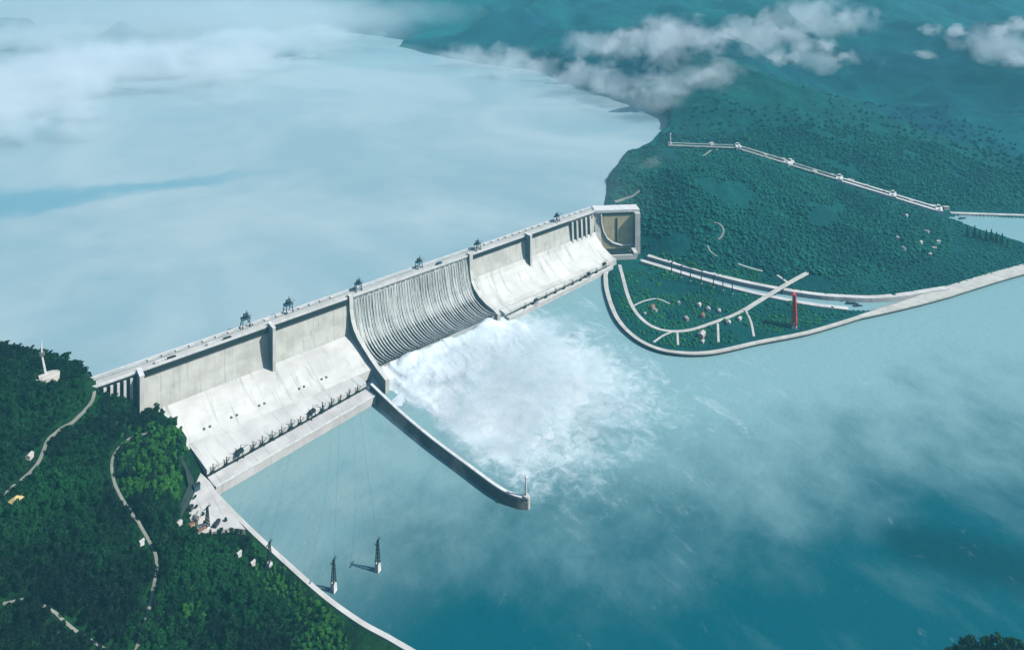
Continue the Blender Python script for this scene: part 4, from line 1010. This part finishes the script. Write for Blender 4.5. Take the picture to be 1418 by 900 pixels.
# a clear swath on the camera side of each road keeps it in sight
for line, clr in ROADS[:2]: ok &= pline_dist(gx + SY * 9, gy + CYW * 9, line) > clr * .8
dl = (gx - AX0.x) * math.cos(AXA) + (gy - AX0.y) * math.sin(AXA); dt = (gx - AX0.x) * math.sin(AXA) - (gy - AX0.y) * math.cos(AXA)
ok &= ~((dt > -48) & (dt < 24) & (dl > -125)) 
ok &= ~((dl > 44) & (dt > -40) & (dt < 70)) & ~((dl > 70) & (dt > -40) & (dt < 290))
ok &= sdist(gx, gy, [tuple(p[:2]) for p in yard]) < -2
for o in bpy.data.objects:
    if o.type == 'EMPTY' and o.parent is None and o.name.split('.')[0] in ('lookout_terrace', 'pavilion', 'cottage', 'shed', 'pylon'):
        x, y = o.location.x, o.location.y; r = 26 if o.name.startswith('look') else 11
        ok &= ((gx - x) ** 2 + (gy - y) ** 2) > r * r; ok &= ((gx + SY * 13 - x) ** 2 + (gy + CYW * 13 - y) ** 2) > (r * .8) ** 2
gx, gy, gz = gx[ok], gy[ok], gz[ok]
px, py, dep = project(gx, gy, gz + 8)
vis = (px > -60) & (px < 1450) & (py > 440) & (py < 960); gx, gy, gz, px, py, dep = [a[vis] for a in (gx, gy, gz, px, py, dep)]
# keep brushy, lower growth near the water and the bright knoll by the dam
kind = RS.randint(0, 4, len(gx)); scl = RS.uniform(.7, 1.0, len(gx)) * np.where(RS.rand(len(gx)) < .25, 1.35, 1.0) * np.where(RS.rand(len(gx)) < .10, 1.5, 1.0); scl *= np.where(gz < 26, .62, 1.0)
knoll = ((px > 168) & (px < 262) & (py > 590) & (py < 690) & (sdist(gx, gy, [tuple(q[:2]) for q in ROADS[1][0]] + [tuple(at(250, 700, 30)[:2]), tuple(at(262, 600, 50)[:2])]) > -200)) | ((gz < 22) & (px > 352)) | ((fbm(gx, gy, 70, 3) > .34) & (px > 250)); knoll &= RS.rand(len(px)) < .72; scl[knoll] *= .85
inframe = (px > 4) & (px < 1414) & (py < 892)
order = np.argsort(np.where(inframe, dep, 1e9)); single = order[:300]; mass = order[300:]
protos = []
for k in range(4):
    V, F, h = TV[k]; cm = mesh_np('crown', V, F, M['leaf'], False); tm = trunk_mb(rng, h, .55).build('trunk', M['bark'])
    protos.append((cm.data, tm.data)); bpy.data.objects.remove(cm); bpy.data.objects.remove(tm)
protos_b = []
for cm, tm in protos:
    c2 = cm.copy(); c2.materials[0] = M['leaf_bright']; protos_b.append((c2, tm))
for j, i in enumerate(single):
    r = empty('tree', (gx[i], gy[i], gz[i] - .6), RS.uniform(0, 6.28)); r.scale = (scl[i], scl[i], scl[i] * RS.uniform(.9, 1.12))
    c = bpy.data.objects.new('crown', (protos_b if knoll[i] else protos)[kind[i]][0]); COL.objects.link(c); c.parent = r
    t = bpy.data.objects.new('trunk', protos[kind[i]][1]); COL.objects.link(t); t.parent = r
    lb = 'dark green broadleaf tree in the wood at the bottom left of the picture'
    if px[i] > 225: lb = 'dark green broadleaf tree in the wood between the shore road and the basin embankment'
    elif py[i] < 800: lb = 'dark green broadleaf tree in the wood uphill of the shore road'
    if knoll[i]: lb = lb.replace('dark green', 'bright yellow green')
    tag(r, lb, 'tree', 'bright trees of the near wood' if knoll[i] else 'dark trees of the near wood')
for px_, py_, lb in ((262, 716, 'small bushy tree against the dark shed in the quay yard'), (272, 703, 'small bushy tree between the retaining wall and the yard sheds'), (281, 714, 'small bushy tree in the open middle of the quay yard'), (291, 741, 'small bushy tree at the foot of the dark yard mast'), (256, 726, 'small bushy tree beside the tall white pump house'), (252, 700, 'small bushy tree under the foot of the retaining wall'), (270, 690, 'small bushy tree below the dark switch house'), (306, 735, 'small bushy tree at the open lower edge of the quay yard'), (312, 722, 'small bushy tree beside the low dark shed'), (276, 745, 'small bushy tree below the long pale shed'), (283, 727, 'small bushy tree between the ochre shed and the dark mast')):
    p_ = at(px_, py_, 21.5); k_ = px_ % 4; r = empty('tree', (p_.x, p_.y, 21), px_); r.scale = (.55, .55, .5)
    for nm_, me_ in (('crown', protos[k_][0]), ('trunk', protos[k_][1])):
        q = bpy.data.objects.new(nm_, me_); COL.objects.link(q); q.parent = r
    tag(r, lb, 'tree', 'small trees in the quay yard')
def merge_trees(name, X, Y, Z, S, K, T, mat):
    VV, FF = [], []; b = 0
    for k in range(len(T)):
        ii = np.where(K == k)[0]
        if not len(ii): continue
        V, F = T[k][0], T[k][1]; a = RS.uniform(0, 6.283, len(ii)); c, s_ = np.cos(a)[:, None], np.sin(a)[:, None]; S_ = S[ii][:, None]
        P = np.stack([(V[None, :, 0] * c - V[None, :, 1] * s_) * S_ + X[ii][:, None], (V[None, :, 0] * s_ + V[None, :, 1] * c) * S_ + Y[ii][:, None], V[None, :, 2] * S_ + Z[ii][:, None]], 2)
        VV.append(P.reshape(-1, 3)); FF.append((F[None] + (np.arange(len(ii)) * len(V))[:, None, None] + b).reshape(-1, F.shape[1])); b += len(ii) * len(V)
    return mesh_np(name, np.concatenate(VV), np.concatenate(FF), mat, False)
mb_ = mass[knoll[mass]]; mass = mass[~knoll[mass]]
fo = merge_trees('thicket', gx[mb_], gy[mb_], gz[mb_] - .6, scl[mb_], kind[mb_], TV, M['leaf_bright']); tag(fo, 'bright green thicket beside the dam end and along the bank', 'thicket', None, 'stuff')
fo = merge_trees('woods', gx[mass], gy[mass], gz[mass] - .6, scl[mass], kind[mass], TV, M['leaf']); tag(fo, 'dense dark green wood covering the near hillside', 'woods', None, 'stuff')

# the wooded knoll at the lower right corner
kn = at(1364, 900, 70); kx, ky = np.arange(kn.x - 190, kn.x + 190, 10.0), np.arange(kn.y - 240, kn.y + 90, 10.0)
def h_knoll(x, y):
    d = np.sqrt(((x - kn.x - 10) / 95) ** 2 + ((y - kn.y + 48) / 120) ** 2); return -12 + 92 * sstep(1.25, .1, d) + fbm(x, y, 40, 3) * 4
tag(heightfield('headland', kx, ky, h_knoll, M['g_near'], lambda x, y, z: z > -6), kind='structure')
cnt = 0
for i in range(700):
    x, y = RS.uniform(kn.x - 120, kn.x + 140), RS.uniform(kn.y - 120, kn.y + 60); z = float(h_knoll(np.array([x]), np.array([y]))[0])
    q = project(x, y, z + 14)
    if z < 20 or q[1] < 872 or q[0] < 1300 or q[1] > 915 or q[0] > 1430 or cnt >= 34: continue
    if any((x - a) ** 2 + (y - b) ** 2 < 64 for a, b in (globals().setdefault('KT', []))): continue
    KT.append((x, y)); cnt += 1; k = RS.randint(4)
    r = empty('tree', (x, y, z - .6), RS.uniform(0, 6.28)); s_ = RS.uniform(.8, 1.05); r.scale = (s_, s_, s_)
    c = bpy.data.objects.new('crown', protos[k][0]); COL.objects.link(c); c.parent = r; t = bpy.data.objects.new('trunk', protos[k][1]); COL.objects.link(t); t.parent = r
    tag(r, 'dark tree on the small headland at the bottom right corner', 'tree', 'trees on the corner headland')

# far vegetation: low leafy clumps
def clump(rng, n, rx, h, size):
    V, F = [], []
    L = [(rng.uniform(-.4, .4) * rx, rng.uniform(-.4, .4) * rx, rx * rng.uniform(.5, .8)) for _ in range(4)]
    for i in range(n):
        c = L[rng.randint(4)]; d = rng.randn(3); d[2] = abs(d[2]) * 1.1 + .05; d /= np.linalg.norm(d)
        p = np.array([c[0] + d[0] * c[2], c[1] + d[1] * c[2], h * .25 + d[2] * h * .6 * c[2] / rx * 1.3])
        nr = d * .55 + np.array([0, 0, .75]) + rng.randn(3) * .15; nr /= np.linalg.norm(nr); t = np.cross(nr, rng.randn(3)); t /= np.linalg.norm(t) + 1e-9; b = np.cross(nr, t)
        q = size * rng.uniform(.7, 1.3); k = len(V); V += [p - t * q - b * q * .6, p + t * q - b * q * .5, p + t * q * .7 + b * q * .7, p - t * q * .6 + b * q * .8]; F.append((k, k + 1, k + 2, k + 3))
    return np.array(V), np.array(F)
FT = [clump(rng, 34, 6.5, 12, 2.6) for _ in range(5)]
def scatter(x0, x1, y0, y1, sp, test):
    X, Y = np.meshgrid(np.arange(x0, x1, sp), np.arange(y0, y1, sp)); X = X.ravel() + RS.uniform(-sp * .45, sp * .45, X.size); Y = Y.ravel() + RS.uniform(-sp * .45, sp * .45, Y.size)
    Z = h_far(X, Y); k = test(X, Y, Z); return X[k], Y[k], Z[k]
def t_mid(X, Y, Z):
    k = (sdist(X, Y, pen_land) > 22) & (Z > 8) & (in_canal(X, Y) < -16) & (sdist(X, Y, appr) < -14) & (sdist(X, Y, res_poly) < -14)
    px, py, dp = project(X, Y, Z); k &= (px > 830) & (px < 1440) & (dp < 4000)
    for line, clr in PEN: k &= pline_dist(X, Y, line) > clr
    k &= pline_dist(X, Y, lkw) > 44
    for line in [[b0, b1], [q0, q1]]: k &= pline_dist(X, Y, line) > 14
    dn = fbm(X, Y, 150, 3); flat = Z < 30
    k &= np.where(flat, dn > -.38, dn > -.32)
    for o in HOUSES: k &= ((X - o[0]) ** 2 + (Y - o[1]) ** 2) > 220; k &= ((X + SY * 16 - o[0]) ** 2 + (Y + CYW * 16 - o[1]) ** 2) > 200
    dl = (X - pS.x) * math.cos(lang) + (Y - pS.y) * math.sin(lang); k &= ~((dl > -40) & (dl < LW + 12) & (np.abs(-(X - pS.x) * math.sin(lang) + (Y - pS.y) * math.cos(lang)) < 95))
    return k
HOUSES = [(o.location.x, o.location.y) for o in bpy.data.objects if o.type == 'EMPTY' and o.parent is None and o.name.split('.')[0] in ('house', 'control_building', 'lattice_tower')]
X, Y, Z = scatter(1300, 4000, -1450, 700, 13, t_mid)
S = RS.uniform(.5, 1.25, len(X)) * np.where(RS.rand(len(X)) < .12, 1.5, 1.0) * np.where(Z < 20, .62, 1.0)
low = (Z < 22) & (in_canal(X, Y) < 0) & (X < 2050) & (fbm(X, Y, 80, 3) > -.05)
M['leaf_garden'] = leaf_mat('garden_foliage', (0.006, 0.095, 0.035), (0.040, 0.240, 0.055), 0.012, 0.55, 1.0)
o = merge_trees('shrubbery', X[low], Y[low], Z[low] - 1, S[low], RS.randint(0, 5, int(low.sum())), FT, M['leaf_garden']); tag(o, 'bright green garden shrubs on the peninsula', 'shrubbery', None, 'stuff')
X, Y, Z, S = X[~low], Y[~low], Z[~low], S[~low]
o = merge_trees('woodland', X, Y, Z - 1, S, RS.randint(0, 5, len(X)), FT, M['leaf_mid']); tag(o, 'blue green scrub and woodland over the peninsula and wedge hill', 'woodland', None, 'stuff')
def t_far(X, Y, Z):
    px, py, dp = project(X, Y, Z); k = (px > 540) & (px < 1440) & (py > -10) & (Z > RES - 150) & (sdist(X, Y, res_poly) < -30) & (dp > 3000) & (dp < 5000) & (sdist(X, Y, appr) < -30) & (pline_dist(X, Y, lkw) > 46) & (pline_dist(X, Y, [q0, q1]) > 24)
    k &= RS.rand(len(X)) > sstep(3300, 4900, dp) ** .5
    return k & (fbm(X, Y, 420, 3) > -.2) & ~((X < 4000) & (Y < 650) & (Y + 1.35 * X < 4200))
X, Y, Z = scatter(1900, 9500, -2600, 6500, 30, t_far)
S = RS.uniform(1.0, 2.0, len(X))
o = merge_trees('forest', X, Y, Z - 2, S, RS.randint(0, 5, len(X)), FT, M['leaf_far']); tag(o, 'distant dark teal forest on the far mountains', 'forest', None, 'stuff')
print('trees', len(single), len(mass), cnt, 'far', len(X))

# row of dark conifers at the lower lock approach
def conifer():
    o = empty('conifer'); MB().bar((0, 0, -1), (0, 0, 8), .8, .5).build('trunk', M['bark'], o); m = MB(); rg = np.random.RandomState(3)
    for i in range(9):
        z = 4 + i * 3.1; r = 6.2 * (1 - i / 9.5) + .6
        for k in range(9):
            a = k * .698 + i * .4; rr = r * (.75 + .45 * rg.rand()); m.add([(0, 0, z + 4.6), (rr * math.cos(a), rr * math.sin(a), z - .6 * rg.rand()), (rr * math.cos(a + .75), rr * math.sin(a + .75), z + .5)], [(0, 1, 2)])
    m.build('crown', M['leaf'], o); return o
cf = None
for k, (px_, py_) in enumerate(((1340, 324), (1350, 327), (1357, 328), (1366, 331), (1373, 331), (1380, 333), (1388, 336), (1396, 339))):
    p = hit(px_, py_ + 3, h_far, 2000, 4500)
    o = conifer() if cf is None else copy_tree(cf); cf = cf or o
    o.location = (p.x, p.y, max(p.z, 6) - .5); s_ = random.uniform(1.2, 1.9); o.scale = (s_, s_, s_)
    tag(o, ORD[k] + ' dark conifer counted from the locks along the lower approach', 'tree', 'conifers by the lock approach')

# ------------------------------------------------------------------ boiling foam and spray below the spillway
def h_foam(x, y):
    ax = sdist(x, y, [(600, -110), (1040, -130), (1090, -300), (1080, -520), (960, -680), (790, -720), (660, -600), (592, -360)])
    b = sstep(-70, 90, ax + fbm(x, y, 120, 3) * 70); near = sstep(-560, -190, y)
    lip = sstep(-290, -185, y) * 21 + sstep(-215, -176, y) * 14
    return -4 + b * (4.6 + 6 * near + lip + (fbm(x, y, 70, 6, .6) * 7 + ridged(x + fbm(x, y, 90, 3) * 40 + (y + 160) * .12, y * .22, 42, 4) * 7 * (.3 + near)) * (.3 + .7 * near))
tag(heightfield('foam', np.arange(540, 1140, 3.5), np.arange(-800, -158, 3.5), h_foam, (lambda: (lambda t: (t.bump(t.noise(t.coord(), .12, 6, .7), .8, 3.0), t.base(t.mix(t.ramp(t.noise(t.coord(), .03, 5, .6), .35, .65), (.68, .80, .83), (.83, .91, .93)), .75, .2))[1])(NT('white_foam')))(),
    lambda x, y, z: (z > -2.5) & ((x - gw[0].x > (y - gw[0].y) * -0.06 + 16))), 'white boiling foam thrown out below the spillway', 'foam', None, 'stuff')

def puff_density(scale, thr, amp, D, soft=1.0, detail=5.0):
    def f(t):
        co = t.coord('Object'); pos = t.node('ShaderNodeNewGeometry').outputs['Position']
        ln = t.node('ShaderNodeVectorMath', operation='LENGTH'); t.link(co, ln.inputs[0])
        n = t.noise(pos, scale, detail, .6, .3)
        base = t.math('MULTIPLY', t.math('SUBTRACT', 1.0, ln.outputs['Value']), soft)
        v = t.math('ADD', base, t.math('MULTIPLY', t.math('SUBTRACT', n, 0.5), amp))
        return t.math('MULTIPLY', t.ramp(v, thr, thr + .55), D)
    return f
def puff(name, loc, rad, mat, rz=0.0, label=None, cat='mist'):
    import bmesh
    bm = bmesh.new(); bmesh.ops.create_icosphere(bm, subdivisions=3, radius=1.0); me = bpy.data.meshes.new(name); bm.to_mesh(me); bm.free(); me.materials.append(mat)
    o = bpy.data.objects.new(name, me); COL.objects.link(o); o.location = loc; o.scale = rad; o.rotation_euler = (0, 0, rz); tag(o, label, cat, None, 'stuff'); return o
VM_spray = vol_mat('spray_droplets', puff_density(.011, .16, 1.8, .0046, 1.0), (.86, .96, 1.0))
puff('spray', (880, -450, 20), (450, 450, 105), VM_spray, 0, 'white spray drifting over the foam below the spillway', 'spray')
VM_mist = vol_mat('mist_droplets', puff_density(.0017, .25, 2.6, .0030, 1.0, 7.0), (.95, .98, 1.0))
VM_cloud = vol_mat('cloud_droplets', puff_density(.0110, .15, 3.2, .0065, 1.0, 8.0), (.98, .99, 1.0))
YR = -YAW
def band(px0, py0, z, rx, ry, rz_, mat, label):
    p = at(px0, py0, z); return puff('mist', p, (rx, ry, rz_), mat, YR, label)
VM_veil = vol_mat('thin_mist_droplets', puff_density(.0009, .0, 1.1, .00050, 1.3, 4.0), (.93, .98, 1.0))
band(430, 130, 215, 3300, 3200, 75, VM_veil, 'thin pale veil of mist low over the open reservoir')
VM_back = vol_mat('far_mist_droplets', puff_density(.0006, .0, 1.5, .00055, 1.4, 5.0), (.93, .98, 1.0))
band(150, 22, 480, 5200, 3600, 380, VM_back, 'thin haze over the hidden hills at the top left')
VM_billow = vol_mat('billow_droplets', puff_density(.0028, .22, 3.0, .0030, 1.0, 8.0), (.95, .98, 1.0))
for px_, py_, r, lb in ((20, 62, 620, 'white billow at the very left edge of the upper reservoir'), (78, 52, 560, 'tall white billow near the left edge of the fog bank'), (140, 88, 560, 'white billow low in the fog bank'), (60, 112, 480, 'white billow below the tall one at the left'), (205, 84, 520, 'white billow in the middle of the fog bank'), (275, 74, 480, 'white billow at the right of the fog bank'), (345, 64, 460, 'white billow where the fog bank thins out'), (18, 170, 380, 'grey white billow low at the left edge')):
    p = at(px_, py_, 300); puff('mist', p, (r * 1.6, r, r * .45), VM_billow, YR + .3, lb)
band(120, 95, 280, 2300, 2000, 190, VM_mist, 'pale fog bank over the upper reservoir at the top left')
band(330, 60, 280, 1700, 2200, 150, VM_mist, 'pale fog lying along the far reservoir shore')
band(20, 140, 240, 1000, 900, 130, VM_mist, 'nearer fog bank at the left picture edge')
def perch(px_, py_, r, lift, mat, label, sx_=1.3, sz_=.6, cat='cloud'):
    p = hit(px_, py_, h_far, 2600, 14000, 15); toc = Vector((CX, CY, CZ)) - p; p = p + toc.normalized() * r * .5; p.z += lift * r * .6
    puff(cat, p, (r * sx_, r, r * sz_), mat, YR + (px_ % 7) * .2, label, cat)
VM_soft = vol_mat('soft_mist_droplets', puff_density(.0042, .34, 4.2, .0019, 1.2, 8.0), (.95, .98, 1.0))
for px_, py_, r, lb in ((850, 66, 420, 'pale mist climbing the slope from the reservoir bend'), (930, 62, 560, 'pale mist in the fold above the reservoir bend'), (975, 112, 330, 'pale mist lying on the near slope above the bay'), (1040, 60, 520, 'pale mist between the far ridges'), (1120, 84, 380, 'pale mist along the right half of the valley'),
        (1392, 66, 420, 'pale mist near the right picture edge'), (665, 84, 420, 'low white mist on the far reservoir shore'), (740, 95, 460, 'low white mist on the reservoir shore below the headland'), (900, 228, 110, 'wisp of mist over the reservoir tip of the wedge hill'), (915, 140, 240, 'thin mist at the edge of the bay behind the ship locks'), (865, 122, 300, 'thin mist lying along the steep reservoir shore'), (810, 108, 330, 'thin mist where the reservoir shore bends'), (1130, 30, 520, 'faint mist high on the far ridge')):
    perch(px_, py_, r, .1, VM_soft, lb, 1.7, .42, 'mist')
for px_, py_, r, lb in ((1289, 44, 85, 'small white cloud left of the pair on the far ridge'), (1326, 48, 100, 'small white cloud right of the pair on the far ridge'), (1281, 80, 75, 'lowest small white cloud over the valley'), (1384, 48, 105, 'white cloud near the upper right picture edge'), (1410, 40, 110, 'topmost white cloud at the right picture edge'), (1408, 88, 95, 'lower white cloud at the right picture edge'),
        (1075, 86, 95, 'bright puff at the front of the valley mist'), (1095, 82, 80, 'second bright puff beside the front one in the valley mist'), (1146, 68, 100, 'bright round puff at the right of the valley mist'), (1168, 80, 65, 'small puff at the far right of the valley mist'), (1078, 46, 70, 'bright wisp high on the valley mist'), (962, 112, 75, 'bright puff over the near slope'), (985, 104, 70, 'small puff right of the near slope puff'),
        (868, 52, 100, 'bright wisp high above the reservoir bend'), (845, 66, 95, 'bright wisp halfway up the slope at the reservoir bend'), (800, 92, 85, 'bright wisp low at the reservoir bend'), (1010, 52, 90, 'pale puff in the middle of the valley mist')):
    perch(px_, py_, r, .3, VM_cloud, lb, 1.7, .85)

# ------------------------------------------------------------------ render settings
scene.view_settings.view_transform = 'Standard'; scene.view_settings.look = 'None'; scene.view_settings.gamma = 1.0; scene.view_settings.exposure = 0.38
scene.view_settings.use_curve_mapping = False
c = scene.cycles
c.use_denoising = True; c.volume_bounces = 10; c.max_bounces = 12; c.diffuse_bounces = 0; c.glossy_bounces = 2; c.transparent_max_bounces = 8
c.volume_max_steps = 256; c.volume_step_rate = 1.0; c.sample_clamp_indirect = 4.0
